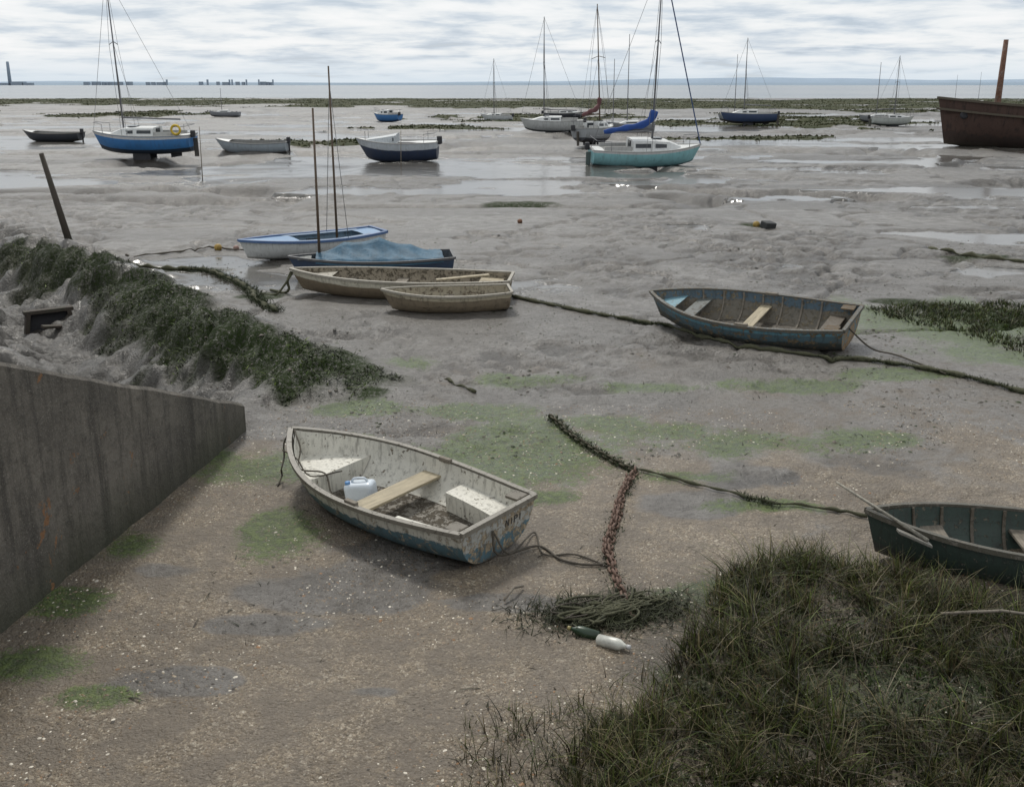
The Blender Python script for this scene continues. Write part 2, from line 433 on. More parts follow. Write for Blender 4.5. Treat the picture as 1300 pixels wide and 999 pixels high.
col=MX(nt,M(nt,'MULTIPLY',am,.88),col,MX(nt,RP(nt,nC,.4,.62),(.028,.052,.009),(.09,.13,.025)))
wm=M(nt,'MULTIPLY',a1.outputs[2],RP(nt,gn,.36,.50))
col=MX(nt,wm,col,MX(nt,RP(nt,nD,.35,.7),(.012,.018,.006),(.03,.05,.012)))
mm=RP(nt,M(nt,'ADD',a2.outputs[2],M(nt,'MULTIPLY',M(nt,'SUBTRACT',nB,.5),.8)),.4,.6)
col=MX(nt,mm,col,MX(nt,RP(nt,nA,.35,.65),(.035,.044,.020),(.07,.07,.038)))
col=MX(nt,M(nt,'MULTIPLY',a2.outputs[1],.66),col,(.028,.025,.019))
pm=RP(nt,M(nt,'ADD',a2.outputs[0],M(nt,'MULTIPLY',M(nt,'SUBTRACT',nB,.5),.7)),.45,.62)
pm=M(nt,'MULTIPLY',pm,M(nt,'SUBTRACT',1.0,M(nt,'MAXIMUM',mm,wm)))
col=MX(nt,M(nt,'MULTIPLY',pm,.6),col,(.085,.08,.07))
r=M(nt,'ADD',.24,M(nt,'MULTIPLY',nB,.30))
r=M(nt,'ADD',r,M(nt,'MULTIPLY',sm,.2)); r=M(nt,'ADD',r,M(nt,'MULTIPLY',M(nt,'MAXIMUM',mm,wm),.4),True)
r=M(nt,'ADD',M(nt,'MULTIPLY',r,M(nt,'SUBTRACT',1,pm)),M(nt,'MULTIPLY',pm,.18))
spc=M(nt,'SUBTRACT',.5,M(nt,'MULTIPLY',M(nt,'MAXIMUM',mm,wm),.42))
setb(nt,b,Base_Color=col,Roughness=r,Specular_IOR_Level=spc)
ip=M(nt,'SUBTRACT',1,pm)
hh_=M(nt,'ADD',M(nt,'MULTIPLY',nC,.045),M(nt,'MULTIPLY',nD,.012)); hh_=M(nt,'MULTIPLY',hh_,ip)
hh_=M(nt,'SUBTRACT',hh_,M(nt,'MULTIPLY',M(nt,'MULTIPLY',vo.outputs['Distance'],sm),.009))
bump(nt,b,hh_,1.0)
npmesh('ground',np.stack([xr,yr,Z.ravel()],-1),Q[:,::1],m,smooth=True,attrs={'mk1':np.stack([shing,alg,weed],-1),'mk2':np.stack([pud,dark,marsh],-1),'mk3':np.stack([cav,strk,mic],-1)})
# water
m,nt,b,o=newmat('estuary_water')
pos=N(nt,'ShaderNodeNewGeometry').outputs['Position']
mp=N(nt,'ShaderNodeMapping',{0:pos}); mp.inputs['Scale'].default_value=(.3,1,1)
n=NOI(nt,mp.outputs[0],.006,4,.6)
setb(nt,b,Base_Color=MX(nt,RP(nt,n,.4,.6),(.16,.18,.19),(.09,.115,.14)),Roughness=.25)
bump(nt,b,NOI(nt,mp.outputs[0],.8,4),.06)
mk('water',[(-16000,322,-.35),(16000,322,-.35),(16000,15000,-.35),(-16000,15000,-.35)],[(0,1,2,3)],m)
def hill(name,y0,x0,x1,hmax,seed,colr):
    n=220; V=[];Fc=[]
    for i in range(n+1):
        x=x0+(x1-x0)*i/n; e=math.sin(math.pi*i/n)**.5
        h=hmax*e*(.35+.65*float(fbm(np.array([x]),np.array([0.0]),2600,5,seed)[0])*1.3)
        V+=[(x,y0,-1),(x,y0+200,h),(x,y0+900,-1)]
    for i in range(n):
        a=i*3; Fc+=[(a,a+3,a+4,a+1),(a+1,a+4,a+5,a+2)]
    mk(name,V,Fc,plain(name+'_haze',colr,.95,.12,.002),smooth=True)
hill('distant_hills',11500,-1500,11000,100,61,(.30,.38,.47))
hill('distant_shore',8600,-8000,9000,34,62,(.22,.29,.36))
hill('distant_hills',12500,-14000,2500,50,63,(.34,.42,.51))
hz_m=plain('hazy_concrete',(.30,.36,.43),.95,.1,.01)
ps=empty('power_station',(0,0,0))
y=7600.
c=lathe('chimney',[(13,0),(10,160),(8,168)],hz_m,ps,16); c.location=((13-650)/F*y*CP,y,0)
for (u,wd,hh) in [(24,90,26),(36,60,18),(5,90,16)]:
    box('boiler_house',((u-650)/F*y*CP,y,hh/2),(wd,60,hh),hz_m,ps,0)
rf=empty('oil_refinery',(0,0,0))
y=8500.
for u in np.arange(60,350,4.1):
    rr=random.random(); hh=20+10*rr; wd=random.choice([22,30,46])
    if rr<.45: continue
    if rr>.90: hh=46; wd=6
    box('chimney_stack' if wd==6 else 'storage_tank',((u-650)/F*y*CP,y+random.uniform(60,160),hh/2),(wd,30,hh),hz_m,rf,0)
# ================================================================ WALL
m,nt,b,o=newmat('sea_wall_concrete')
tc=N(nt,'ShaderNodeTexCoord').outputs['Object']
n1=NOI(nt,tc,1.2,5,.68); n2=NOI(nt,tc,9,5,.75); zc=N(nt,'ShaderNodeSeparateXYZ',{0:tc}).outputs[2]
mp=N(nt,'ShaderNodeMapping',{0:tc}); mp.inputs['Scale'].default_value=(1,1,.12)
stn=NOI(nt,mp.outputs[0],5,5,.7)
n4=NOI(nt,tc,60,3,.7)
c=MX(nt,RP(nt,n1,.35,.65),(.16,.142,.118),(.075,.067,.056))
c=MX(nt,M(nt,'MULTIPLY',RP(nt,stn,.46,.62),.7),c,(.035,.031,.026))
c=MX(nt,M(nt,'MULTIPLY',RP(nt,n2,.5,.66),.6),c,(.045,.04,.034))
c=MX(nt,M(nt,'MULTIPLY',RP(nt,n4,.55,.7),.6),c,(.26,.24,.2))
c=MX(nt,M(nt,'MULTIPLY',RP(nt,M(nt,'ADD',zc,M(nt,'MULTIPLY',n1,.9)),.95,.35),.8),c,(.035,.038,.02))
n5=NOI(nt,tc,2.6,5,.72,.5)
c=MX(nt,M(nt,'MULTIPLY',RP(nt,n5,.635,.665),.75),c,(.24,.11,.04))
setb(nt,b,Base_Color=c,Roughness=.88)
bump(nt,b,M(nt,'ADD',M(nt,'ADD',n2,n1),M(nt,'MULTIPLY',n4,.2)),.035)
V=[];Fc=[]
ys=[11.85]+list(np.arange(11.5,7.4,-.35))+[7,6.5,5,3.5,2,.8,-3]
for i,yy in enumerate(ys):
    yy=float(yy)
    xf=wallx(yy)+random.uniform(-.008,.008); zt=min(.40+(11.77-yy)*.402+random.uniform(-.012,.012),4.1); th=.34
    V+=[(xf,yy,-1.5),(xf,yy,zt-.04),(xf-.035,yy,zt),(xf-th+.03,yy,zt),(xf-th,yy,zt-.03),(xf-th-.1,yy,-1.5)]
for i in range(len(ys)-1):
    for j in range(5): a=i*6+j; Fc.append((a,a+6,a+7,a+1))
Fc.append((0,1,2,3,4,5)); Fc.append(tuple((len(ys)-1)*6+j for j in range(6))[::-1])
mk('concrete_sea_wall',V,Fc,m)
# ================================================================ BLADES
def blades(name,Pn,h,w,lean,az,col,mat,seg=3,curl=1.6,parent=None,dk=.45):
    n=len(h); k=seg+1
    t=np.linspace(0,1,k)[None,:]
    fx=np.cos(az)[:,None]; fy=np.sin(az)[:,None]
    off=lean[:,None]*h[:,None]*t**curl
    zz=h[:,None]*t*(1-.25*lean[:,None]*t)
    fa=rng.uniform(0,np.pi,n)[:,None]
    wx=np.cos(fa); wy=np.sin(fa)
    ww=w[:,None]*(1-t**1.5*.9)/2
    cx=Pn[:,0:1]+fx*off; cy=Pn[:,1:2]+fy*off; cz=Pn[:,2:3]+zz
    A=np.stack([cx-wx*ww,cy-wy*ww,cz],-1); B=np.stack([cx+wx*ww,cy+wy*ww,cz],-1)
    V=np.stack([A,B],2).reshape(-1,3)
    base=(np.arange(n)*k*2)[:,None]+np.arange(seg)[None,:]*2
    Qd=np.stack([base,base+1,base+3,base+2],-1).reshape(-1,4)
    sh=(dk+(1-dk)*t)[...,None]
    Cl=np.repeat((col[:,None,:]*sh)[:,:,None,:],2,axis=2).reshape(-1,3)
    return npmesh(name,V,Qd,mat,parent,col=Cl)
bm=attrmat('salt_grass_blades',.5,.3,.35); wmm=attrmat('bladder_weed',.6,.12,.25); mvm=attrmat('far_marsh',.9,.2,.1)
def inpoly(x,y,poly):
    c=np.zeros(x.shape,bool); n=len(poly); j=n-1
    for i in range(n):
        xi,yi=poly[i]; xj,yj=poly[j]
        c^=((yi>y)!=(yj>y))&(x<(xj-xi)*(y-yi)/(yj-yi+1e-12)+xi); j=i
    return c
def pxpoly(p): return [tuple(survey(u,v)[:2]) for u,v in p]
def clumped(poly,nclump,per,spread,keep=None):
    xs=[p[0] for p in poly]; yv=[p[1] for p in poly]
    cx=rng.uniform(min(xs),max(xs),nclump*4); cy=rng.uniform(min(yv),max(yv),nclump*4)
    k=inpoly(cx,cy,poly)
    if keep is not None: k&=keep(cx,cy)
    cx,cy=cx[k][:nclump],cy[k][:nclump]
    n=len(cx); sz=rng.uniform(.5,1.3,n)
    cnt=np.maximum(2,(per*sz*rng.uniform(.5,1.5,n)).astype(int))
    idx=np.repeat(np.arange(n),cnt)
    a=rng.uniform(0,2*np.pi,len(idx)); r=np.abs(rng.normal(0,spread,len(idx)))*sz[idx]
    return cx[idx]+np.cos(a)*r,cy[idx]+np.sin(a)*r,a,r,sz[idx],idx
pal=np.array([(.10,.125,.03),(.14,.15,.045),(.055,.08,.02),(.21,.18,.09),(.30,.25,.145),(.10,.075,.04),(.15,.19,.045),(.03,.035,.015)])
def grass(name,poly,nc,per,spread,hmin,hmax,w,keep=None,palette=pal,mat=bm,probs=None,lsd=.35):
    x,y,a,r,sz,idx=clumped(poly,nc,per,spread,keep)
    n=len(x); z=height(x,y)
    h=rng.uniform(hmin,hmax,n)*sz**.8; ww=w*rng.uniform(.5,1.5,n)
    ca=rng.uniform(0,6.28,idx.max()+1); cl_=np.abs(rng.normal(0,.4,idx.max()+1))
    lean=np.clip(r/spread*.35+rng.normal(.15,lsd,n)+cl_[idx],0,2.0)
    az=np.where(rng.uniform(0,1,n)<.5,a,ca[idx])+rng.normal(0,.8,n)
    cl=palette[rng.choice(len(palette),n,p=probs)]*rng.uniform(.5,1.35,(n,1))
    cl*= (.35+1.05*rng.uniform(0,1,idx.max()+1))[idx][:,None]
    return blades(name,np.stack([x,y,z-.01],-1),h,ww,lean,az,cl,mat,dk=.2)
dense=pxpoly([(830,890),(870,810),(925,735),(1010,705),(1100,735),(1200,752),(1310,775),(1620,800),(1800,1010),(1500,1090),(700,1090),(690,1000),(760,920)])
def nob(x,y): return (ell(x,y,1125,893,105,30)+(fbm(x,y,.4,3,81)-.5)*1.2<0)&(fbm(x,y,.55,3,85)>.41)
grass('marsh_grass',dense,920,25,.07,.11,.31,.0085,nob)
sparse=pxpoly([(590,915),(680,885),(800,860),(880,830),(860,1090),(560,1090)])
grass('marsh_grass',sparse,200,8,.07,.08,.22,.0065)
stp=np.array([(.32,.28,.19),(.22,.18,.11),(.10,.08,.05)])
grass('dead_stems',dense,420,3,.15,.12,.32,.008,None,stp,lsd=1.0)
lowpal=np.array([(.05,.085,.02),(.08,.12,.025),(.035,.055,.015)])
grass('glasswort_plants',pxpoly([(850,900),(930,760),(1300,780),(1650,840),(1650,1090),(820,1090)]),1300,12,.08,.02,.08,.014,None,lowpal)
n=30000; px_=rng.uniform(.5,7,n); py_=rng.uniform(4.5,8.9,n); k=inpoly(px_,py_,dense); px_,py_=px_[k],py_[k]; n=len(px_)
blades('tidal_wrack',np.stack([px_,py_,height(px_,py_)-.005],-1),rng.uniform(.02,.08,n),rng.uniform(.006,.018,n),rng.uniform(.8,3,n),rng.uniform(0,6.28,n),np.array([(.05,.04,.025),(.03,.035,.015),(.13,.10,.065)])[rng.choice(3,n,p=[.45,.35,.2])],wmm,2,1.2)
rp=pxpoly([(1105,392),(1180,380),(1300,384),(1500,392),(1560,450),(1300,462),(1230,425),(1150,410)])
grass('sea_purslane_plants',rp,900,14,.13,.04,.14,.020,lambda x,y:fbm(x,y,.9,3,84)>.46,np.array([(.07,.10,.025),(.11,.135,.035),(.04,.06,.02),(.12,.11,.06)]))
# ridge weed
n=260000
xw=rng.uniform(-24,-.8,n); yw=rng.uniform(12.3,33,n)
mw=weedmask(xw,yw); clump=fbm(xw,yw,.45,4,91)
k=(mw>.45)&(clump>.43)
xw,yw,clump=xw[k],yw[k],clump[k]; n=len(xw)
tone=sst(.44,.62,fbm(xw,yw,.7,3,92))
base=np.array([(.013,.020,.006),(.026,.040,.009),(.10,.145,.018),(.03,.028,.014),(.055,.09,.013)])
ci=rng.choice(5,n,p=[.34,.24,.12,.16,.14])
cl=base[ci]*rng.uniform(.6,1.3,(n,1))*(.55+1.0*tone[:,None])
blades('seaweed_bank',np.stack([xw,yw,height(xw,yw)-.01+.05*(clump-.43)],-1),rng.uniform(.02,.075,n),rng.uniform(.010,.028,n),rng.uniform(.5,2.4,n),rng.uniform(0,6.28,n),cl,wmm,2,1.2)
# distant marsh vegetation
n=150000
yf=np.where(rng.uniform(0,1,n)<.5,rng.uniform(60,175,n),rng.uniform(150,335,n)); xf=rng.uniform(-.72,.72,n)*yf
mk_=marsh_mask(xf,yf)>.4
xf,yf=xf[mk_],yf[mk_]; n=len(xf)
cl=np.array([(.035,.046,.018),(.05,.058,.026),(.075,.07,.038),(.028,.036,.016)])[rng.choice(4,n)]*rng.uniform(.7,1.2,(n,1))
blades('saltmarsh_vegetation',np.stack([xf,yf,height(xf,yf)-.04],-1),rng.uniform(.05,.20,n),rng.uniform(.12,.45,n),rng.uniform(0,.5,n),rng.uniform(0,6.28,n),cl,mvm,2,dk=.7)
# pebbles
attr_stone=attrmat('pebble_stone',.6,0.0)
def pebbles(name,x,y,size,cols):
    n=len(x); z=height(x,y)
    base=np.array([(1,0,0),(.5,.87,0),(-.5,.87,0),(-1,0,0),(-.5,-.87,0),(.5,-.87,0),(0.45,0.1,.55),(-.3,.4,.5),(-.3,-.4,.55),(0,0,-.4)])
    tri=np.array([(0,1,6),(1,2,7),(1,7,6),(2,3,7),(3,4,8),(3,8,7),(4,5,8),(5,0,6),(5,6,8),(6,7,8)])
    nb=len(base); V=np.repeat(base[None],n,0)*(1+rng.normal(0,.18,(n,nb,3)))
    V=V*size[:,None,None]*np.array([1,.75,.6])
    a=rng.uniform(0,6.28,n); ca,sa=np.cos(a)[:,None],np.sin(a)[:,None]
    vx=V[...,0]*ca-V[...,1]*sa; vy=V[...,0]*sa+V[...,1]*ca
    W=np.stack([vx+x[:,None],vy+y[:,None],V[...,2]+z[:,None]],-1).reshape(-1,3)
    T=(tri[None]+(np.arange(n)*nb)[:,None,None]).reshape(-1,3)
    npmesh(name,W,T,attr_stone,col=np.repeat(cols[:,None,:],nb,1).reshape(-1,3))
n=46000
xp=rng.uniform(-4.5,7,n); yp=4.5+8.5*rng.uniform(0,1,n)**1.4
k=(fbm(xp,yp,1.1,4,77)>.47)&(xp>wallx(yp)+.03)
xp,yp=xp[k],yp[k]; n=len(xp)
pc=np.array([(.15,.115,.08),(.22,.17,.12),(.30,.25,.18),(.60,.55,.46),(.06,.05,.04),(.26,.15,.08)])[rng.choice(6,n,p=[.27,.25,.14,.16,.12,.06])]*rng.uniform(.75,1.15,(n,1))
pebbles('shingle',xp,yp,np.clip(rng.lognormal(-4.95,.42,n),.003,.024),pc)
n=14000
xp=rng.uniform(-8,14,n); yp=11+19*rng.uniform(0,1,n)**1.3
k=fbm(xp,yp,1.6,4,78)>.52; xp,yp=xp[k],yp[k]; n=len(xp)
pebbles('mud_debris',xp,yp,np.clip(rng.lognormal(-4.25,.5,n),.008,.05),np.array([(.05,.045,.035),(.035,.045,.02),(.09,.075,.06)])[rng.choice(3,n)]*rng.uniform(.7,1.2,(n,1)))
n=9000
xp=rng.uniform(-5,12,n); yp=rng.uniform(6,26,n); k=(fbm(xp,yp,.9,4,79)>.56)&(xp>-2.8); xp,yp=xp[k],yp[k]; n=len(xp)
blades('stranded_weed',np.stack([xp,yp,height(xp,yp)+.002],-1),rng.uniform(.01,.05,n),rng.uniform(.006,.02,n),rng.uniform(1,4,n),rng.uniform(0,6.28,n),np.array([(.03,.035,.015),(.05,.04,.025)])[rng.choice(2,n)],wmm,2,1.2)
# ================================================================ ROPES & CHAIN
rope_g=wood('weedy_rope',(.085,.085,.045),.4,14,.9,.6,(.02,.025,.012))
rope_d=wood('old_rope',(.10,.085,.065),.4,14,.9,.4)
rust=wood('rusty_iron',(.18,.11,.08),.45,12,.85,.5,(.04,.03,.02))
weedchain=wood('weedy_iron',(.08,.07,.04),.4,12,.85,.5,(.02,.03,.012))
def rope(name,pts,r,mat,lump=.25):
    n=len(pts); ph=random.random()*9
    return sweep(name,pts,circ(r,7),mat,radf=lambda t:1+lump*math.sin(t*n*1.1+ph)+lump*.7*math.sin(t*n*.37+ph*2))
def chain(name,pts,mat,L=.10,wd=.062,r=.011):
    V=[];Fc=[]; d=0; nxt=0; i=0
    for a,bp in zip(pts[:-1],pts[1:]):
        seg=(bp-a).length
        while nxt<=d+seg:
            c=a.lerp(bp,(nxt-d)/seg); t=(bp-a).normalized()
            s=t.cross(Vector((0,0,1))).normalized(); u=s.cross(t)
            ang=(.25 if i%2 else 1.25)+random.uniform(-.35,.35); q=s*math.cos(ang)+u*math.sin(ang); nn=t.cross(q)
            b0=len(V); K=12;R=5
            for j in range(K):
                th=2*math.pi*j/K; cx=math.cos(th);sy=math.sin(th)
                ctr=c+t*((L/2-wd/2)*(1 if cx>0 else -1)+cx*wd/2)+q*(sy*(wd/2)); out=(t*cx+q*sy)
                for l in range(R):
                    ph=2*math.pi*l/R; V.append(ctr+out*(r*math.cos(ph))+nn*(r*math.sin(ph)))
            for j in range(K):
                for l in range(R):
                    Fc.append((b0+j*R+l,b0+((j+1)%K)*R+l,b0+((j+1)%K)*R+(l+1)%R,b0+j*R+(l+1)%R))
            nxt+=L*.74; i+=1
        d+=seg
    return mk(name,V,Fc,mat,smooth=True)
chain('mooring_chain',gpath([(700,528),(722,546),(760,572),(806,594)],.04,.025,.01),weedchain,.11,.07,.014)
chain('mooring_chain',gpath([(806,594),(793,618),(784,650),(776,684),(773,706),(784,735),(797,762),(806,786)],.04,.025,.01),rust,.11,.07,.014)
chain('mooring_chain',gpath([(797,604),(785,640),(770,690),(778,716)],.04,.05,.012),rust,.09,.055,.011)
rope('mooring_rope',gpath([(808,592),(860,606),(930,626),(955,634),(1010,642),(1060,650),(1100,660)],.05,.03,.004),.016,rope_g,.35)
rope('mooring_rope',gpath([(640,374),(700,388),(770,402),(850,416),(930,440),(1040,456),(1110,462),(1200,478),(1300,503),(1400,530)],.08,.03,.012),.034,rope_g,.35)
rope('mooring_rope',gpath([(165,337),(230,341),(262,342),(290,352),(318,368),(325,380),(352,397)],.08,.04,.01),.045,rope_g,.4)
rope('mooring_rope',gpath([(160,327),(210,322),(262,316),(310,318)],.08,.04,.01),.022,rope_d,.3)
rope('mooring_rope',gpath([(1180,318),(1220,325),(1300,334),(1360,338)],.1,.03,.01),.05,rope_g,.5)
rope('mooring_rope',gpath([(566,482),(580,490),(602,498)],.05,.02,.01),.02,rope_g,.4)
tp=empty('tangled_rope_pile',(0,0,0))
for kk in range(9):
    c=survey(random.uniform(735,825),random.uniform(768,792)); pts=[]
    a=random.uniform(0,6); rr=random.uniform(.06,.2); f1,f2=random.uniform(.3,.8),random.uniform(.3,.9)
    for j in range(60):
        th=a+j*.19; q=rr*(1+.5*math.sin(j*f1+kk)); x=c.x+q*1.3*math.cos(th)+.06*math.sin(j*f2)+.002*j; y=c.y+q*.8*math.sin(th*1.2)+.04*math.cos(j*f1)
        pts.append((x,y,hz(x,y)+.02+.05*abs(math.sin(j*.37+kk))))
    sweep('loop_%d'%kk,catmull(pts,.05),circ(random.choice([.006,.008,.011]),6),random.choice([rope_g,rope_g,rope_d]),tp)
n=3400; c=survey(780,777)
xw=rng.normal(c.x,.33,n); yw=rng.normal(c.y,.14,n)
blades('seaweed_on_rope',np.stack([xw,yw,height(xw,yw)],-1),rng.uniform(.02,.11,n),rng.uniform(.006,.016,n),rng.uniform(.5,2.6,n),rng.uniform(0,6.28,n),np.array([(.04,.045,.02)])*rng.uniform(.5,1.6,(n,1)),wmm,2,1.2)
def ropeweed(px,nm,n,sp,hh):
    p=gpath(px,.05); q=np.array([[a.x,a.y,a.z] for a in p])[rng.choice(len(p),n)]
    q[:,0]+=rng.normal(0,sp,n); q[:,1]+=rng.normal(0,sp,n)
    blades(nm,q,rng.uniform(hh*.3,hh,n),rng.uniform(.008,.022,n),rng.uniform(.3,1.6,n),rng.uniform(0,6.28,n),np.array([(.03,.04,.015)])*rng.uniform(.6,1.8,(n,1)),wmm,2,1.2)
ropeweed([(230,341),(262,342),(290,352),(318,368),(325,380),(352,397)],'seaweed_on_rope',3200,.08,.12)
ropeweed([(640,374),(770,402),(850,416)],'seaweed_on_rope',1500,.04,.07)
ropeweed([(1040,456),(1110,462),(1200,478),(1300,503)],'seaweed_on_rope',1500,.04,.07)
ropeweed([(700,528),(722,546),(760,572),(806,594)],'seaweed_on_rope',1300,.04,.05)
ropeweed([(806,594),(784,650),(773,706),(797,762)],'seaweed_on_rope',500,.05,.04)
ropeweed([(940,628),(960,636),(985,640)],'seaweed_on_rope',90,.03,.08)
def bottle(name,u,v,az,col,capc,s=1.0):
    c=survey(u,v); e=empty(name,(c.x,c.y,hz(c.x,c.y)+.035*s),(0,math.radians(84),az))
    mm=plain(name+'_plastic',col,.35,.45,9)
    lathe('body',[(.03*s,-.13*s),(.044*s,-.12*s),(.045*s,.03*s),(.04*s,.06*s),(.018*s,.10*s),(.014*s,.12*s)],mm,e)
    lathe('cap',[(.018*s,.12*s),(.018*s,.145*s),(.012*s,.15*s)],plain(name+'_cap',capc,.4),e)
bottle('plastic_bottle',778,818,math.radians(-35),(.60,.60,.54),(.5,.5,.5),1.05)
bottle('glass_bottle',742,802,math.radians(160),(.02,.045,.02),(.3,.25,.1),.95)
# ================================================================ OPEN BOATS
def place(name,bow,stern,zr,sink=.04,heel=0,pitch=0):
    a=survey(*bow,zr); b_=survey(*stern,zr); c=(a+b_)/2; d=a-b_
    e=empty(name,(c.x,c.y,hz(c.x,c.y)-sink),(math.radians(heel),math.radians(pitch),math.atan2(d.y,d.x)))
    return e,math.hypot(d.x,d.y)
cleanwood=wood('bleached_board',(.40,.34,.23),.6,3,.7,.35)
greywood=wood('weathered_board',(.22,.19,.15),.5,3,.8,.5)
# --- A
e,L=place('rowing_dinghy',(373,546),(630,638),.50,.03,-3.0,0)
A=Hull(L,1.32,.44,tw=.76,bp=2.4,shb=.16,shs=.04,rb=.16,rs=.05,rake=.14,p0=.62,mid=.45)
outA=paint('dinghy_white_over_blue',(.54,.52,.45),(.085,.15,.175),.80,(.40,.35,.27),.58,(.06,.05,.032),.75,4.0,5,.55,.18)
inA=paint('dinghy_inner_white',(.62,.60,.53),(.38,.36,.30),.3,(.20,.16,.11),.40,(.05,.045,.035),.62,5,0,.6,.2)
tA=paint('dinghy_transom_paint',(.42,.42,.39),(.10,.18,.22),.62,(.44,.36,.25),.8,(.05,.045,.03),.6,5,0,.6,.35)
A.shell('hull',outA,e,0,transom=tA,nt=12); A.shell('inner_hull',inA,e,.03,flip=True)
A.rail('gunwale',paint('gunwale_mouldy_white',(.56,.54,.47),None,.5,(.16,.13,.10),.42,(.06,.05,.04),.55,8),e,.055,.04,.008)
A.sheet('floor',.03,.86,.085,paint('dinghy_floor',(.24,.22,.185),None,.5,(.09,.075,.055),.9,(.05,.042,.03),.8,5,0,.7),e)
A.thwart('centre_thwart',.47,.29,.24,cleanwood,e)
zb=.33
A.sheet('bow_seat',.74,.97,zb,inA,e,uvv=.8)
y1=A.yin(.74,zb)-.003; y0=A.yin(.74,.10)-.003; xb=L*(.74-.5)
mk('bow_seat_front',[(xb,-y0,.09),(xb,y0,.09),(xb,y1,zb),(xb,-y1,zb)],[(0,1,2,3)],inA,e,[(0,.5),(1,.5),(1,.9),(0,.9)])
for sd,l in((-1,'a'),(1,'b')):
    V=[];U=[];Fc=[]
    for i in range(9):
        a=.02+i/8*.30; y=A.yin(a,.29)-.003; x=L*(a-.5)+.03*(1-a)**8
        V+=[(x,sd*y,.29),(x,sd*(y-.26),.29),(x,sd*(y-.26),.09)]; U+=[(a,.9),(a,.85),(a,.55)]
    for i in range(8):
        b0=i*3; Fc+=[(b0,b0+1,b0+4,b0+3),(b0+1,b0+2,b0+5,b0+4)]
    V+=[(V[24][0],sd*A.yin(.32,.12),.09)]; U+=[(.3,.5)]; Fc.append((24,25,26,27))
    mk('stern_seat_'+l,V,Fc,inA,e,U)
A.thwart('stern_bench',.055,.288,.20,inA,e)
for sd in(-1,1):
    p=A.pt(.42,1,sd); box('rowlock_block',(p[0],p[1]-sd*.02,p[2]+.02),(.16,.05,.05),greywood,e)
    p=A.pt(.02,1,sd); box('quarter_knee',(p[0]+.08,p[1]-sd*.1,p[2]-.005),(.16,.16,.03),inA,e)
for yy in (-.38,0,.38):
    box('transom_stiffener',(-L/2+.055,yy,.30),(.03,.06,.22),inA,e)
V=[];Fc=[]
def stroke(y0,z0,y1,z1,w=.012):
    d=Vector((y1-y0,z1-z0)).normalized(); n_=Vector((-d.y,d.x))*w/2; b0=len(V)
    for (yy,zz) in((y0+n_.x,z0+n_.y),(y0-n_.x,z0-n_.y),(y1-n_.x,z1-n_.y),(y1+n_.x,z1+n_.y)):
        V.append((-L/2-A.tr*(zz/A.g(0))-.004,yy,zz))
    Fc.append((b0,b0+1,b0+2,b0+3))
for (a,bq,c,d) in [(-.1,.31,-.1,.38),(-.1,.38,-.14,.31),(-.14,.31,-.14,.38),(-.18,.31,-.18,.38),(-.22,.31,-.22,.38),(-.22,.38,-.26,.38),(-.26,.38,-.26,.35),(-.26,.35,-.22,.35),(-.3,.31,-.3,.38)]: stroke(a,bq,c,d)
mk('registration_letters',V,Fc,plain('letter_faded',(.05,.05,.05)),e)
def local_rope(nm,pts,r,mat,par,step=.05): return sweep(nm,catmull(pts,step),circ(r,6),mat,par)
xb=L/2
local_rope('painter',[(xb-.02,.0,.62),(xb+.05,.08,.45),(xb+.02,.12,.3),(xb-.1,.26,.22),(xb-.02,.2,.12),(xb-.12,.34,.06)],.010,rope_d,e)
local_rope('painter_coil',[(xb-.05,0,.6),(xb-.3,.12,.48),(xb-.5,.3,.36),(xb-.8,.2,.35),(xb-1.0,.28,.2),(xb-1.1,.1,.11),(xb-.95,-.1,.10)],.009,rope_d,e)
local_rope('painter_coil_b',[(xb-.3,.35,.54),(xb-.5,.32,.48),(xb-.75,.35,.36),(xb-.9,.05,.35)],.008,rope_d,e)
jc=empty('plastic_water_container',(0,0,0)); jc.parent=e; jc.location=(L*(.60-.5),.06,.10); jc.rotation_euler=(.05,.12,.5); jc.scale=(.92,.92,.92)
jm=plain('translucent_white_plastic',(.60,.66,.72),.35,.2,6)
bb=box('body',(0,0,.12),(.34,.22,.22),jm,jc,.05); bb.modifiers['b'].segments=4
hd=sweep('handle',catmull([(-.1,0,.22),(-.07,0,.27),(.06,0,.27),(.09,0,.22)],.02),circ(.014,8),jm,jc)
cp=lathe('cap',[(.03,.22),(.03,.255),(.022,.26)],plain('blue_cap',(.1,.25,.5)),jc); cp.location=(.12,.05,0)
box('label',(0,-.113,.12),(.16,.004,.1),plain('blue_label',(.15,.3,.5)),jc,0)
bpy.context.view_layer.update()
a=e.matrix_basis@Vector((-L/2-.06,.1,.36)); b2=e.matrix_basis@Vector((-L/2-.14,.12,.15)); ss=[survey(683,690),survey(712,707),survey(745,714),survey(775,712)]
sweep('stern_rope',catmull([a,b2]+[Vector((q.x,q.y,hz(q.x,q.y)+.02)) for q in ss],.05),circ(.012,6),rope_d)
ss=[survey(678,672),survey(690,700),survey(730,700),survey(772,716)]
sweep('stern_rope',catmull([a,b2+Vector((.1,.02,0))]+[Vector((q.x,q.y,hz(q.x,q.y)+.02)) for q in ss],.05),circ(.009,6),rope_d)
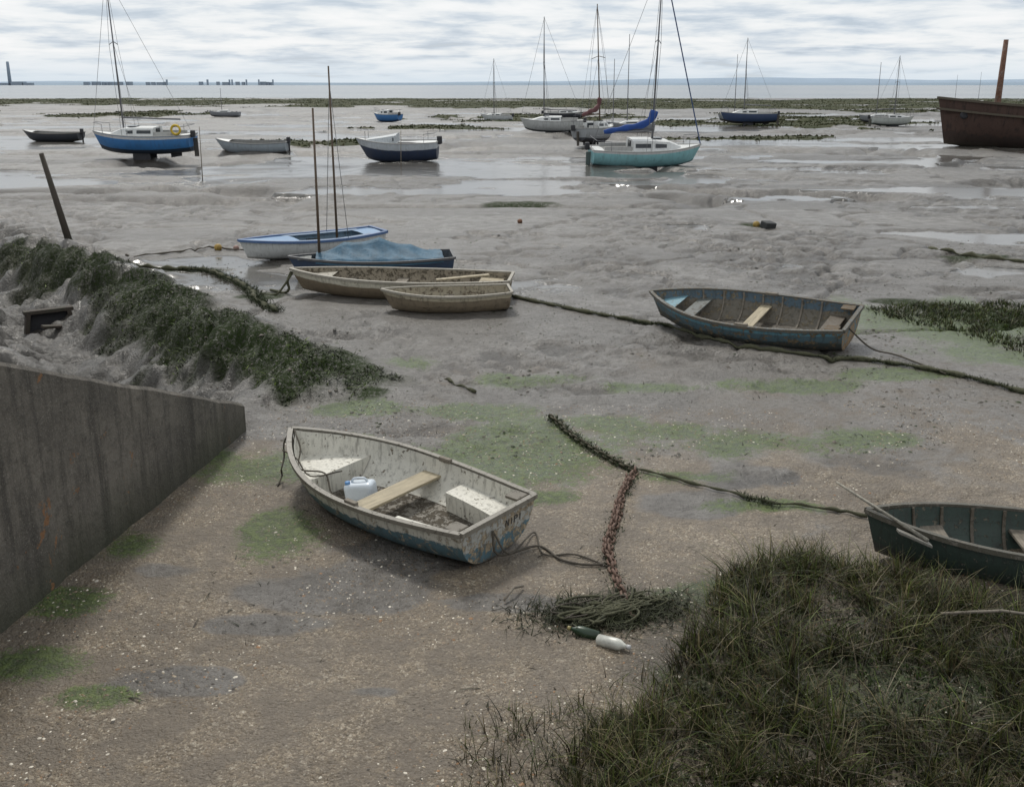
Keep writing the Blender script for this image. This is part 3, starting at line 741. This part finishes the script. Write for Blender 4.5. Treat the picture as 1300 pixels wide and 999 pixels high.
# --- B
e,L=place('rowing_dinghy',(829,372),(1080,401),.54,.02,-9,0)
B_=Hull(L,1.62,.50,tw=.74,bp=2.5,shb=.12,shs=.05,rb=.2,rs=.08,rake=.18,p0=.6,mid=.45)
outB=paint('peeling_blue_hull',(.08,.135,.16),(.06,.07,.065),.7,(.24,.18,.11),.66,(.03,.03,.022),.7,3.5,6,.65,.16,[(.93,.05,(.11,.25,.31))])
inB=paint('peeling_inner_blue',(.07,.11,.14),(.13,.115,.09),.8,(.22,.18,.12),.65,(.03,.03,.02),.7,4,5,.7,.2)
trB=paint('peeling_transom',(.11,.21,.25),(.13,.10,.07),.5,(.38,.25,.13),.9,(.04,.035,.025),.5,4,0,.7,.3)
B_.shell('hull',outB,e,0,transom=trB,nt=12); B_.shell('inner_hull',inB,e,.03,flip=True)
B_.rail('gunwale',paint('gunwale_blue_worn',(.12,.20,.24),None,.5,(.38,.34,.27),.85,(.05,.045,.04),.55,6),e,.06,.05,.01)
B_.sheet('floor',.03,.86,.095,paint('muddy_floor',(.12,.105,.085),None,.5,(.06,.052,.04),.8,(.04,.035,.025),.8,3,0,.45),e)
B_.thwart('centre_thwart',.46,.32,.2,cleanwood,e)
ltb=paint('light_blue_seat',(.15,.31,.38),None,.5,(.3,.25,.18),.5,(.05,.045,.03),.6,4)
B_.thwart('bow_thwart',.76,.40,.24,ltb,e)
B_.sheet('bow_deck',.84,.975,.47,ltb,e)
B_.thwart('stern_thwart',.09,.34,.26,paint('stern_seat_brown',(.16,.13,.10),None,.5,(.3,.25,.18),.6),e)
for i in range(1,8):
    a=.08+i*.1
    for sd in(-1,1):
        pts=[B_.pt(a,t/8,sd,.042) for t in range(1,9)]
        sweep('rib_%d'%i,pts,rect(.03,.02),greywood,e,smooth=False)
for sd in(-1,1):
    p=B_.pt(.44,1,sd); box('rowlock_block',(p[0],p[1]-sd*.02,p[2]+.025),(.22,.06,.05),greywood,e)
    p=B_.pt(.02,1,sd); box('quarter_knee',(p[0]+.12,p[1]-sd*.12,p[2]-.005),(.22,.2,.03),trB,e)
a=e.matrix_basis@Vector((-L/2,.2,.5)); s=survey(1140,456); s2=survey(1200,480)
sweep('stern_rope',catmull([a,(a+Vector((s.x,s.y,0)))/2-Vector((0,0,.1)),Vector((s.x,s.y,hz(s.x,s.y)+.03)),Vector((s2.x,s2.y,hz(s2.x,s2.y)+.03))],.08),circ(.014,6),rope_d)
# --- C
e,L=place('open_rowing_boat',(369,345),(645,351),.42,.04,-2,0)
C_=Hull(L,1.36,.46,tw=.62,bp=2.6,shb=.10,shs=.02,rb=.15,rs=.04,rake=.25,p0=.5,mid=.4)
outC=paint('cream_over_brown',(.54,.50,.40),(.17,.13,.085),.80,(.28,.22,.15),.35,(.07,.06,.04),.55,3.5,6,.65,.05)
C_.shell('hull',outC,e); C_.shell('inner_hull',paint('punt_inner',(.26,.22,.16),None,.5,(.12,.10,.07),.7,(.05,.045,.03),.7,4,0,.7),e,.03,flip=True)
C_.rail('gunwale',paint('cream_rail',(.58,.54,.45),None,.5,(.24,.19,.13),.4,(.06,.05,.035),.4,6),e,.06,.045,.01)
C_.sheet('floor',.03,.88,.09,greywood,e)
C_.thwart('centre_thwart',.5,.28,.24,greywood,e); C_.thwart('fore_thwart',.74,.30,.22,greywood,e); C_.thwart('stern_seat',.08,.36,.5,cleanwood,e)
box('loose_oar_board',(-L*.30,.1,.48),(1.1,.12,.03),cleanwood,e,.005,(0,.04,.35))
C_.sheet('foredeck',.80,.975,.44,paint('cream_deck',(.4,.37,.3),None,.5,(.2,.16,.11),.5,(.05,.045,.03),.6,6),e)
local_rope('painter',[(L/2-.02,0,.5),(L/2+.06,.05,.3),(L/2+.02,.1,.15),(L/2+.12,.1,.06),(L/2+.35,.0,.07),(L/2+.5,-.1,.07)],.03,rope_g,e)
local_rope('painter_b',[(L/2-.05,0,.48),(L/2+.12,.2,.2),(L/2+.25,.3,.07),(L/2+.6,.25,.06)],.022,rope_g,e)
# --- D
e,L=place('small_dinghy',(485,370),(643,366),.36,.03,-1,0)
e.location.y-=.1
D_=Hull(L,1.0,.39,tw=.74,bp=2.3,shb=.08,shs=.03,rb=.1,rs=.04,rake=.2,p0=.55)
D_.shell('hull',paint('ochre_hull',(.40,.35,.25),(.19,.15,.10),.85,(.16,.12,.08),.45,(.05,.045,.03),.6,4,5,.65,.06),e)
D_.shell('inner_hull',paint('ochre_inner',(.32,.28,.20),None,.5,(.16,.12,.08),.6,(.05,.045,.03),.6,4),e,.03,flip=True)
D_.rail('gunwale',paint('cream_rail',(.5,.46,.38)),e,.05,.04,.01); D_.sheet('floor',.03,.86,.08,greywood,e)
D_.thwart('centre_thwart',.45,.24,.2,greywood,e); D_.thwart('stern_seat',.1,.26,.3,greywood,e)
def mast(nm,base,top,r,mat,parent=None,k=8): return sweep(nm,[base,[(base[i]*.5+top[i]*.5) for i in range(3)],top],circ(r,k),mat,parent,radf=lambda t:1-.4*t)
brownspar=wood('varnished_spar',(.12,.08,.05),.5,3,.6,.3)
# --- E
e,L=place('covered_sailing_dinghy',(366,328),(571,323),.40,.05,-1,0)
E_=Hull(L,1.45,.42,tw=.72,bp=2.2,shb=.06,shs=.03,rb=.12,rs=.05,rake=.18,p0=.55)
E_.shell('hull',paint('navy_hull',(.035,.06,.11),(.04,.05,.065),.55,(.18,.15,.12),.3,(.04,.035,.03),.5,4,5,.5),e)
E_.shell('inner_hull',paint('dark_inner',(.06,.08,.10)),e,.03,flip=True)
E_.rail('gunwale',paint('navy_rail',(.06,.10,.17),None,.5,(.3,.28,.22),.4),e,.06,.05,.01)
V=[];Fc=[];ns=44;nc=18
for i in range(ns+1):
    f=i/ns; a=.05+f*.78; w=E_.w(a)+.03; g=E_.g(a)+.02
    knots=[(0,.06),(.25,.26),(.50,.44),(.78,.34),(1,.08)]
    for (f0,p0_),(f1,p1_) in zip(knots[:-1],knots[1:]):
        if f0<=f<=f1: t=(f-f0)/(f1-f0); pk=p0_+(p1_-p0_)*t-.05*math.sin(math.pi*t)
    for j in range(nc+1):
        c=-1+2*j/nc; ac=abs(c)
        dr=-.09 if ac>.99 else 0
        zz=g+pk*(1-ac)*(1-.30*math.sin(math.pi*ac))+dr+.03*math.sin(i*.9+ac*9)*math.sin(math.pi*ac)*(1-ac*.3)+.016*math.sin(i*2.1+j*1.3)*math.sin(math.pi*ac)
        V.append((E_.L*(a-.5),w*c,zz))
for i in range(ns):
    for j in range(nc): b0=i*(nc+1)+j; Fc.append((b0,b0+nc+1,b0+nc+2,b0+1))
mk('tarpaulin',V,Fc,plain('blue_tarpaulin',(.05,.13,.20),.7,.5,3,0,.04),e,smooth=True)
mast('mast',(L*.31,0,.1),(L*.305,-.02,3.75),.035,brownspar,e)
box('fore_deck',(L*.40,0,.44),(.3,.5,.02),ltb,e)
# --- F
e,L=place('sailing_dinghy',(303,306),(477,291),.5,.04,-1,0)
F_=Hull(L,1.4,.48,tw=.7,bp=2.2,shb=.08,shs=.06,rb=.12,rs=.05,rake=.2,p0=.55)
F_.shell('hull',paint('white_hull_clean',(.60,.61,.60),(.48,.48,.46),.3,(.3,.28,.24),.2,(.10,.09,.07),.4,4,0,.4),e)
F_.shell('inner_hull',paint('pale_blue_inner',(.25,.38,.50)),e,.03,flip=True)
F_.rail('gunwale',paint('blue_rail',(.05,.14,.34),None,.5,(.4,.38,.35),.15,(.05,.05,.05),.2),e,.09,.06,.01)
F_.sheet('foredeck',.62,.975,lambda a:F_.g(a)-.01,paint('sky_blue_deck',(.11,.24,.42),None,.5,(.4,.4,.38),.2,(.06,.06,.06),.3),e,lift=.04)
F_.sheet('stern_deck',.0,.14,lambda a:F_.g(a)-.01,paint('sky_blue_deck',(.16,.32,.50)),e,lift=.03)
F_.sheet('floor',.03,.8,.1,greywood,e); F_.thwart('centre_thwart',.42,.34,.3,ltb,e)
for sd in(-1,1):
    pts=[(lambda p:(p[0],p[1]-sd*.12,p[2]))(F_.pt(a/20,1,sd)) for a in range(2,14)]
    sweep('side_deck',pts,rect(.22,.02),paint('sky_blue_deck',(.16,.32,.50)),e,smooth=False)
mast('mast',(-L*.2,0,.1),(-L*.175,.08,4.7),.035,brownspar,e)
for sd in(-1,1): sweep('shroud',[F_.pt(.3,1,sd),(-L*.178,.07,4.3)],circ(.008,5),plain('wire',(.12,.12,.12),.4,.1,5),e)
# --- T
g0=survey(1096,658,.40)
L=3.0; e=empty('green_rowing_boat',(g0.x+L/2-.02,g0.y-.25,hz(g0.x+1,g0.y)-.09),(math.radians(1),math.radians(-2),math.radians(171)))
T_=Hull(L,1.1,.44,tw=.74,bp=2.8,shb=.08,shs=.03,rb=.15,rs=.05,rake=.12,p0=.55)
grn=paint('dark_green_hull',(.025,.042,.033),(.03,.035,.03),.5,(.16,.15,.12),.45,(.015,.015,.012),.7,5,5,.6)
T_.shell('hull',grn,e); T_.shell('inner_hull',paint('green_inner',(.022,.040,.031),None,.5,(.13,.12,.09),.5,(.015,.015,.012),.8,4,5,.6),e,.03,flip=True)
T_.rail('gunwale',paint('green_rail',(.07,.085,.07),None,.5,(.36,.34,.3),.65),e,.05,.045,.01); T_.sheet('floor',.03,.86,.09,greywood,e)
T_.thwart('centre_thwart',.5,.28,.2,greywood,e); T_.thwart('fore_thwart',.78,.3,.22,greywood,e)
for i in range(1,9):
    for sd in(-1,1): sweep('rib_%d'%i,[T_.pt(.05+i*.1,t/8,sd,.036) for t in range(1,9)],rect(.03,.015),grn,e,smooth=False)
a=survey(1062,612,.62); b2=survey(1178,686,.44)
sweep('broken_oar',[a,(a+b2)/2,b2],circ(.014,7),wood('bleached_oar',(.30,.28,.23),.4,4,.7,.7),radf=lambda t:.8+.5*t)
a=survey(1140,672,.46); b2=survey(1182,690,.42)
prism('broken_plank',[a+Vector((0,-.03,0)),b2+Vector((0,-.04,0)),b2+Vector((0,.04,0)),a+Vector((0,.04,0))],.03,paint('white_plank',(.5,.5,.47)))
# ================================================================ YACHTS
alu=plain('mast_alloy',(.16,.16,.17),.45,.2,2); wire=plain('wire',(.12,.12,.12))
glass=plain('dark_window',(.025,.03,.035),.15,.2,3); whitep=paint('cabin_white',(.62,.63,.62),None,.5,(.4,.38,.34),.1,(.15,.14,.12),.3,2)
antif=plain('antifoul_dark',(.04,.04,.045),.8,.4,2)
def cabin(name,st,mat,parent,windows=True,wz=(.35,.75)):
    V=[];Fc=[]
    for x,wb,wt,z0,z1 in st:
        V+=[(x,-wb,z0),(x,-wt,z1),(x,-wt*.5,z1+.04),(x,wt*.5,z1+.04),(x,wt,z1),(x,wb,z0)]
    for i in range(len(st)-1):
        for j in range(5): a=i*6+j; Fc.append((a,a+1,a+7,a+6))
    Fc.append((5,4,3,2,1,0)); n=(len(st)-1)*6; Fc.append((n,n+1,n+2,n+3,n+4,n+5))
    mk(name,V,Fc,mat,parent,[(0,.9)]*len(V))
    if windows:
        for i in range(len(st)-1):
            x0,wb0,wt0,a0,a1=st[i]; x1,wb1,wt1,c0,c1=st[i+1]
            if abs(x1-x0)<.35 or min(a1-a0,c1-c0)<.15: continue
            for sd in(-1,1):
                q=[]
                for (xa,wb,wt,z0,z1,m_) in((x0,wb0,wt0,a0,a1,.12),(x1,wb1,wt1,c0,c1,-.12)):
                    for f in wz: q.append((xa+m_,sd*(wb+(wt-wb)*f+.012),z0+(z1-z0)*f))
                mk('window',[q[0],q[2],q[3],q[1]],[(0,1,2,3)],glass,parent)
def yacht(name,u,v,L,yaw,top,low,mh,D=1.05,B=2.1,keel=.38,ms=.56,heel=0,cab=.42,boom=True,cover=None,split=.42,lines=None,open_=False,mastmat=None,rake=.45,pitch=0,jib=False,mr=.055,spread=True):
    c=survey(u,v); z=hz(c.x,c.y)
    e=empty(name,(c.x,c.y,z+keel-.08),(math.radians(heel),math.radians(pitch),math.radians(yaw)))
    h=Hull(L,B,D,tw=.68,bp=2.3,shb=.22,shs=.05,rb=.35,rs=.18,rake=rake,p0=.75)
    h.shell('hull',paint('hull_'+name+str(u),top,low,split,(.3,.28,.24),.15,(.06,.055,.045),.35,1.6,0,.45,.03,lines),e,ns=24,nt=8)
    h.rail('toe_rail',whitep if not open_ else paint('rail_'+name+str(u),tuple(min(.7,x*1.3+.1) for x in top)),e,.05,.05,.0,n=24)
    if open_:
        h.shell('inner_hull',paint('inner_'+name+str(u),(.22,.22,.21)),e,.04,flip=True,ns=20,nt=6); h.sheet('floor',.03,.86,.15,greywood,e)
        for a in(.25,.5,.72): h.thwart('thwart',a,D*.65,.25,greywood,e)
        box('outboard_motor',(-L*.5-.12,0,D+.15),(.22,.26,.38),antif,e,.05); box('outboard_leg',(-L*.5-.14,0,D-.35),(.1,.08,.7),antif,e)
        h.sheet('fore_cuddy',.78,.98,lambda a:h.g(a)-.02,whitep,e,lift=.08)
    else:
        h.sheet('deck',.0,.985,lambda a:h.g(a)-.03,whitep,e,lift=.05,ins=.01,uvv=.9)
        g=h.g(.5); wb=B*.36
        if cab:
            cabin('cabin',[(-L*.16,wb,wb*.86,g-.03,g+cab),(L*.02,wb,wb*.86,g-.03,g+cab),(L*.17,wb*.88,wb*.72,g-.02,g+cab*.85),(L*.30,wb*.55,wb*.4,g+.03,g+.1)],whitep,e)
            for sd in(-1,1): box('cockpit_coaming',(-L*.29,sd*B*.30,g+.1),(L*.25,.06,.22),whitep,e)
            box('companionway',(-L*.165,0,g+cab*.5),(.04,.5,cab*.8),glass,e,0)
            box('hatch',(L*.08,0,g+cab+.06),(.5,.5,.06),glass,e)
            box('cockpit_well',(-L*.29,0,g+.035),(L*.24,B*.5,.03),plain('cockpit_floor_paint',(.12,.12,.11)),e,0)
            box('outboard_motor',(-L*.5-.2,.35,D+.1),(.25,.26,.4),antif,e,.05)
        for (aa,s_) in((.97,1),(.02,-1)):
            p1=h.pt(.86 if s_>0 else .14,1,1); p2=h.pt(aa,1,1)
            pts=[(p1[0],p1[1],p1[2]),(p1[0],p1[1],p1[2]+.5),(p2[0],p2[1]*.9+.05,p2[2]+.52),(p2[0],-p2[1]*.9-.05,p2[2]+.52),(p1[0],-p1[1],p1[2]+.5),(p1[0],-p1[1],p1[2])]
            sweep('guard_rail',pts,circ(.018,5),alu,e,smooth=False)
    if keel>.14:
        for sd in(-1,1): prism('bilge_keel',[(-.55,sd*B*.2-.05,.15),(.5,sd*B*.2-.05,.15),(.5,sd*B*.2+.05,.15),(-.55,sd*B*.2+.05,.15)],keel+.18,antif,e)
        prism('skeg',[(-L*.38,-.04,.3),(-L*.27,-.04,.2),(-L*.27,.04,.2),(-L*.38,.04,.3)],keel+.1,antif,e)
        prism('rudder',[(-L*.5-.32,-.03,D*.85),(-L*.5-.06,-.03,D*.85),(-L*.5-.06,.03,D*.85),(-L*.5-.32,.03,D*.85)],D*.85+keel*.4,paint('rud'+name+str(u),top,low),e)
    if mh:
        mx=L*(ms-.5)+L*.02; zt=h.g(ms)+.3; tp=zt+mh; mm_=mastmat or alu
        mast('mast',(mx,0,h.g(ms)-.1),(mx,0,tp),mr,mm_,e)
        if spread: 
            sweep('spreaders',[(mx,-.55,zt+mh*.55),(mx,0,zt+mh*.57),(mx,.55,zt+mh*.55)],circ(.022,5),mm_,e)
        for sd in(-1,1):
            p=h.pt(ms-.03,1,sd)
            if spread: sweep('shroud',[p,(mx,sd*.55,zt+mh*.55),(mx,0,tp-.1)],circ(.011,4),wire,e,smooth=False)
            sweep('lower_shroud',[(p[0]-.3,p[1],p[2]),(mx,0,zt+mh*.56)],circ(.010,4),wire,e,smooth=False)
        p=h.pt(.99,1,1); sweep('forestay',[(p[0],0,p[2]),(mx,0,tp-.15)],circ(.035 if jib else .012,5),(plain('blue_sailcover',(.03,.07,.18)) if jib else wire),e,smooth=False)
        p=h.pt(.0,1,1); sweep('backstay',[(p[0],0,p[2]),(mx,0,tp-.05)],circ(.010,4),wire,e,smooth=False)
        if boom:
            be=(-L*.40,0,zt+.55); bs=(mx,0,zt+.65)
            sweep('boom',[bs,be],circ(.05,7),mm_,e)
            if cover:
                pts=[(mx+.05,0,zt+1.7),(mx-.12,0,zt+1.25),(mx-.6,0,zt+.95),(mx-1.4,0,zt+.80),(be[0],0,zt+.58)]
                sweep('sail_cover',catmull(pts,.12),[(a_*.7,b_*1.3) for a_,b_ in circ(.17,9)],plain('sail_cover_%s'%name+str(u),cover,.7,.35,2),e,radf=lambda t:1.0-.45*t+.12*math.sin(t*23))
    return e,h
e,h=yacht('bilge_keel_yacht',184,201,6.0,176,(.05,.19,.44),(.03,.05,.08),8.6,D=1.12,B=2.2,keel=.3,ms=.66,heel=-3,cab=.42,split=.5,lines=[(.93,.04,(.55,.55,.55))])
p=h.pt(.10,1,1)
V=[];Fc=[];K=16;R=8
for i_ in range(K):
    for j_ in range(R):
        A_=2*math.pi*i_/K;B2=2*math.pi*j_/R; V.append(((.26+.07*math.cos(B2))*math.cos(A_),.07*math.sin(B2),(.26+.07*math.cos(B2))*math.sin(A_)))
for i_ in range(K):
    for j_ in range(R): Fc.append((i_*R+j_,((i_+1)%K)*R+j_,((i_+1)%K)*R+(j_+1)%R,i_*R+(j_+1)%R))
lb=mk('lifebuoy',V,Fc,plain('lifebuoy_yellow',(.65,.45,.03)),e,smooth=True); lb.location=(p[0],p[1]+.05,p[2]+.35)
yacht('bilge_keel_yacht',820,209,6.1,8,(.25,.50,.53),(.14,.29,.32),9.4,D=1.0,B=2.4,keel=.25,ms=.52,heel=6,cab=.5,cover=(.015,.07,.30),split=.35,jib=2,lines=[(.95,.035,(.6,.6,.6))])
yacht('motor_sailer',757,186,4.6,55,(.30,.31,.32),(.05,.05,.06),8.0,D=1.0,B=1.9,keel=.3,ms=.6,heel=-3,cab=.4,split=.5,cover=(.12,.04,.04),mastmat=brownspar)
yacht('sloop_yacht',700,170,5.6,172,(.50,.51,.50),(.10,.11,.12),8.4,D=1.0,B=2.0,keel=.16,ms=.6,heel=-3,cab=.35,split=.4)
yacht('sloop_yacht',630,153,3.9,170,(.6,.62,.64),(.3,.4,.5),6.4,D=.7,B=1.6,keel=.12,ms=.55,cab=.25,boom=False)
yacht('sloop_yacht',949,160,5.8,172,(.035,.06,.13),(.03,.03,.04),7.4,D=1.0,B=2.0,keel=.2,ms=.56,heel=3,cab=.4)
yacht('sloop_yacht',1133,160,4.6,4,(.5,.53,.5),(.12,.16,.14),6.0,D=.8,B=1.7,keel=.16,ms=.5,cab=.3)
yacht('sloop_yacht',718,152,5.4,4,(.035,.04,.05),(.03,.03,.035),0,D=.8,B=1.9,keel=.12,cab=.3)
e,h=yacht('motor_cruiser',504,204,4.7,176,(.46,.49,.52),(.03,.045,.085),0,D=1.15,B=1.9,keel=.05,heel=-4,cab=0,split=.78,rake=.6)
g=h.g(.5); L=4.7
cabin('cuddy',[(-L*.02,.72,.62,g-.05,g+.42),(L*.12,.70,.5,g-.05,g+.30),(L*.36,.4,.3,g,g+.13)],paint('grey_white_cuddy',(.42,.45,.47)),e)
box('cockpit_floor',(-L*.25,0,g+.0),(L*.42,1.4,.02),antif,e,0)
box('outboard_motor',(-L*.5-.15,0,g+.1),(.28,.3,.45),antif,e,.06)
yacht('motor_cruiser',491,154,3.9,150,(.05,.18,.42),(.03,.08,.2),0,D=.9,B=1.7,keel=.05,heel=0,cab=.5)
yacht('open_fishing_boat',320,193,4.7,176,(.36,.41,.45),(.30,.31,.31),0,D=.78,B=1.8,keel=.0,heel=-4,cab=0,open_=True,split=.4)
yacht('open_fishing_boat',67,179,4.7,174,(.035,.04,.05),(.05,.05,.05),0,D=.72,B=1.8,keel=.0,heel=-2,cab=0,open_=True)
for (u,v,tp_) in [(285,149,115),(935,158,80),(1115,158,88),(800,170,58),(782,168,80),(1243,133,95),(1210,133,100)]:
    c=survey(u,v); hh=(v-tp_)/F*c.y*1.03
    em=empty('moored_sailboat',(c.x,c.y,hz(c.x,c.y)),(0,0,math.radians(random.choice([175,5,160]))))
    hb=Hull(4.2,1.5,.7,tw=.7); hb.shell('hull',paint('hull_far%d'%u,(.25,.26,.28),(.06,.06,.07)),em,ns=14,nt=5); hb.sheet('deck',0,.98,lambda a:hb.g(a)-.03,whitep,em,ins=.01)
    cabin('cabin',[(-.7,.45,.4,.65,.95),(.5,.42,.36,.65,.92),(1.0,.3,.25,.66,.72)],whitep,em)
    mast('mast',(.3,0,.6),(.3,0,hh),.045,alu,em)
for (u,v,tp_) in [(509,212,168),(257,228,165)]:
    c=survey(u,v); hh=(v-tp_)/F*c.y*1.02
    mast('marker_stake',(c.x,c.y,hz(c.x,c.y)-.2),(c.x+.05,c.y,hh),.025,greywood)
# ================================================================ BARGE
m=paint('rusted_barge_steel',(.075,.043,.033),(.05,.032,.026),.5,(.10,.05,.03),.35,(.02,.015,.013),.8,1.2,0,.85,.2)
c=survey(1184,184)
e=empty('rusty_barge',(c.x+9.4,c.y-1.0,hz(c.x+4,c.y)-.3),(0,0,math.radians(176)))
R_=Hull(19,5.2,2.9,tw=.85,bp=5,shb=.75,shs=.3,rb=.5,rs=.2,rake=.7,p0=.35,mid=.5)
R_.shell('hull',m,e,0,ns=40,nt=10); R_.shell('inner_hull',m,e,.15,flip=True,ns=30); R_.rail('bulwark_rail',m,e,.22,.16,.03)
R_.rail('rubbing_strake',m,e,.16,.14,.04,-.75); R_.sheet('deck',.7,.98,lambda a:2.6,m,e); R_.sheet('hold_floor',.02,.7,1.2,m,e)
for a in(.93,.72,.5,.3):
    p=R_.pt(a,.86,1); hw=lathe('hawse_ring',[(.12,-.05),(.28,-.05),(.28,.1),(.12,.1)],antif,e,12); hw.location=(p[0],p[1]-.02,p[2]-.3); hw.rotation_euler=(math.radians(-90),0,0)
for a in(.2,.4,.6): 
    p=R_.pt(a,1,1); box('bollard',(p[0],p[1]-.4,p[2]+.2),(.3,.3,.5),m,e,.05)
c=survey(1280,186)
em=empty('rusty_mooring_pile',(c.x,c.y+2.5,0))
mast('tube',(0,0,-.5),(.1,0,7.3),.27,wood('rust_pile',(.17,.085,.055),.45,1.2,.9,.5,(.30,.28,.25)),em,14)
# ================================================================ POST, BUOYS, CREEK DEBRIS
c=survey(91,316)
dp=wood('tarred_post',(.065,.052,.04),.5,5,.85,.5,(.03,.04,.02))
mast('wooden_mooring_post',(c.x+.03,c.y,hz(c.x,c.y)-.4),(c.x-.50,c.y,hz(c.x,c.y)+2.25),.10,dp,None,9)
def buoy(u,v,r,col,nm='mooring_buoy'):
    c=survey(u,v); o=lathe(nm,[(r*math.sin(math.pi*i/10)+.002,-r*math.cos(math.pi*i/10)) for i in range(11)],plain(nm+str(u),col,.6,.7,9),None,14)
    o.location=(c.x,c.y,hz(c.x,c.y)+r*.6); o.rotation_euler=(.4,.2,0)
buoy(660,283,.08,(.22,.10,.05)); buoy(277,317,.10,(.42,.27,.06)); buoy(300,316,.08,(.35,.22,.18)); buoy(960,289,.11,(.36,.24,.05)); buoy(1056,243,.09,(.2,.17,.12))
c=survey(975,290); box('washed_up_crate',(c.x,c.y,hz(c.x,c.y)+.1),(.4,.3,.22),plain('crate_dark',(.03,.033,.033),.7),None,.03,(.2,.1,.5))
oz=hz(-9.9,21.0)
pipe=empty('drain_outfall',(-10.1,21.2,oz+.03),(0,0,math.radians(35)))
box('lintel',(0,0,.17),(1.0,.2,.08),dp,pipe); box('side_board',(-.45,0,-.1),(.09,.2,.5),dp,pipe,.01,(0,.15,0)); box('side_board_b',(.45,0,-.1),(.09,.2,.5),dp,pipe,.01,(0,-.2,0)); box('dark_opening_panel',(0,.1,-.1),(.85,.05,.5),antif,pipe)  # dark panel between the boards paints the shade of the open outfall recess
box('sill_plank',(.3,-.5,-.12),(1.2,.14,.06),dp,pipe,.01,(.1,.15,.3)); box('fallen_plank',(.9,-.3,-.02),(.8,.1,.05),greywood,pipe,.01,(.3,.4,1.1))
for (u,v,l_,a_) in [(130,437,.7,.3),(640,760,.3,1.0),(1190,815,.9,-.1)]:
    c=survey(u,v); z=hz(c.x,c.y)+.03+(.1 if u==1190 else 0)
    sweep('driftwood_stick',[(c.x,c.y,z),(c.x+l_*.5*math.cos(a_),c.y+l_*.5*math.sin(a_),z+.05),(c.x+l_*math.cos(a_),c.y+l_*math.sin(a_),z)],circ(.012,6),wood('driftwood',(.22,.19,.15),.6,6))
# ================================================================ WORLD, SUN, CAMERA
sun_d=Vector((-.20,.74,.92)).normalized()
w=bpy.data.worlds.new('World'); scene.world=w; w.use_nodes=True; nt=w.node_tree; nt.nodes.clear()
out=N(nt,'ShaderNodeOutputWorld'); bg=N(nt,'ShaderNodeBackground',{'Strength':.1}); nt.links.new(bg.outputs[0],out.inputs[0])
sky=nt.nodes.new('ShaderNodeTexSky'); sky.sky_type='NISHITA'; sky.sun_disc=False
sky.sun_elevation=math.asin(sun_d.z); sky.sun_rotation=math.atan2(sun_d.x,sun_d.y); sky.dust_density=2.0
tc=N(nt,'ShaderNodeTexCoord').outputs['Generated']; s=N(nt,'ShaderNodeSeparateXYZ',{0:tc})
zz=M(nt,'MAXIMUM',s.outputs[2],0.0); zd=M(nt,'ADD',zz,.10)
v=N(nt,'ShaderNodeCombineXYZ',{0:M(nt,'DIVIDE',s.outputs[0],zd),1:M(nt,'DIVIDE',s.outputs[1],zd),2:0.0}).outputs[0]
n1=NOI(nt,v,1.6,5,.6,.2); n2=NOI(nt,v,.4,4,.5)
cf=M(nt,'ADD',M(nt,'MULTIPLY',n1,.75),M(nt,'MULTIPLY',n2,.35))
cl=RAMP(nt,cf,[(.42,(5.2,6.1,7.2)),(.50,(7.0,7.6,8.2)),(.57,(8.6,8.9,9.1)),(.66,(9.4,9.5,9.6))])
cl=MX(nt,RP(nt,zz,.03,.0),cl,(6.9,7.8,8.6))
cl=MX(nt,RP(nt,zz,.15,.6),cl,MX(nt,1.0,cl,(.98,.97,.96),'MULTIPLY'))
mixf=RP(nt,cf,.38,.48)
fin=MX(nt,M(nt,'ADD',.80,M(nt,'MULTIPLY',mixf,.16)),sky.outputs[0],cl)
nt.links.new(fin,bg.inputs[0])
sl=bpy.data.lights.new('sun','SUN'); sl.energy=2.3; sl.angle=math.radians(10); sl.color=(1,.96,.89)
so=bpy.data.objects.new('sun',sl); so.rotation_euler=sun_d.to_track_quat('Z','Y').to_euler(); so.location=(0,0,30); scene.collection.objects.link(so)
cam=bpy.data.cameras.new('camera'); co=bpy.data.objects.new('camera',cam); scene.collection.objects.link(co)
co.location=(0,0,H0); co.rotation_euler=(math.radians(90)-P,0,0); cam.sensor_width=36; cam.lens=F/1300*36; cam.shift_y=-45.5/1300
cam.clip_start=.1; cam.clip_end=40000; scene.camera=co
scene.view_settings.view_transform='Standard'; scene.view_settings.look='None'; scene.view_settings.exposure=0
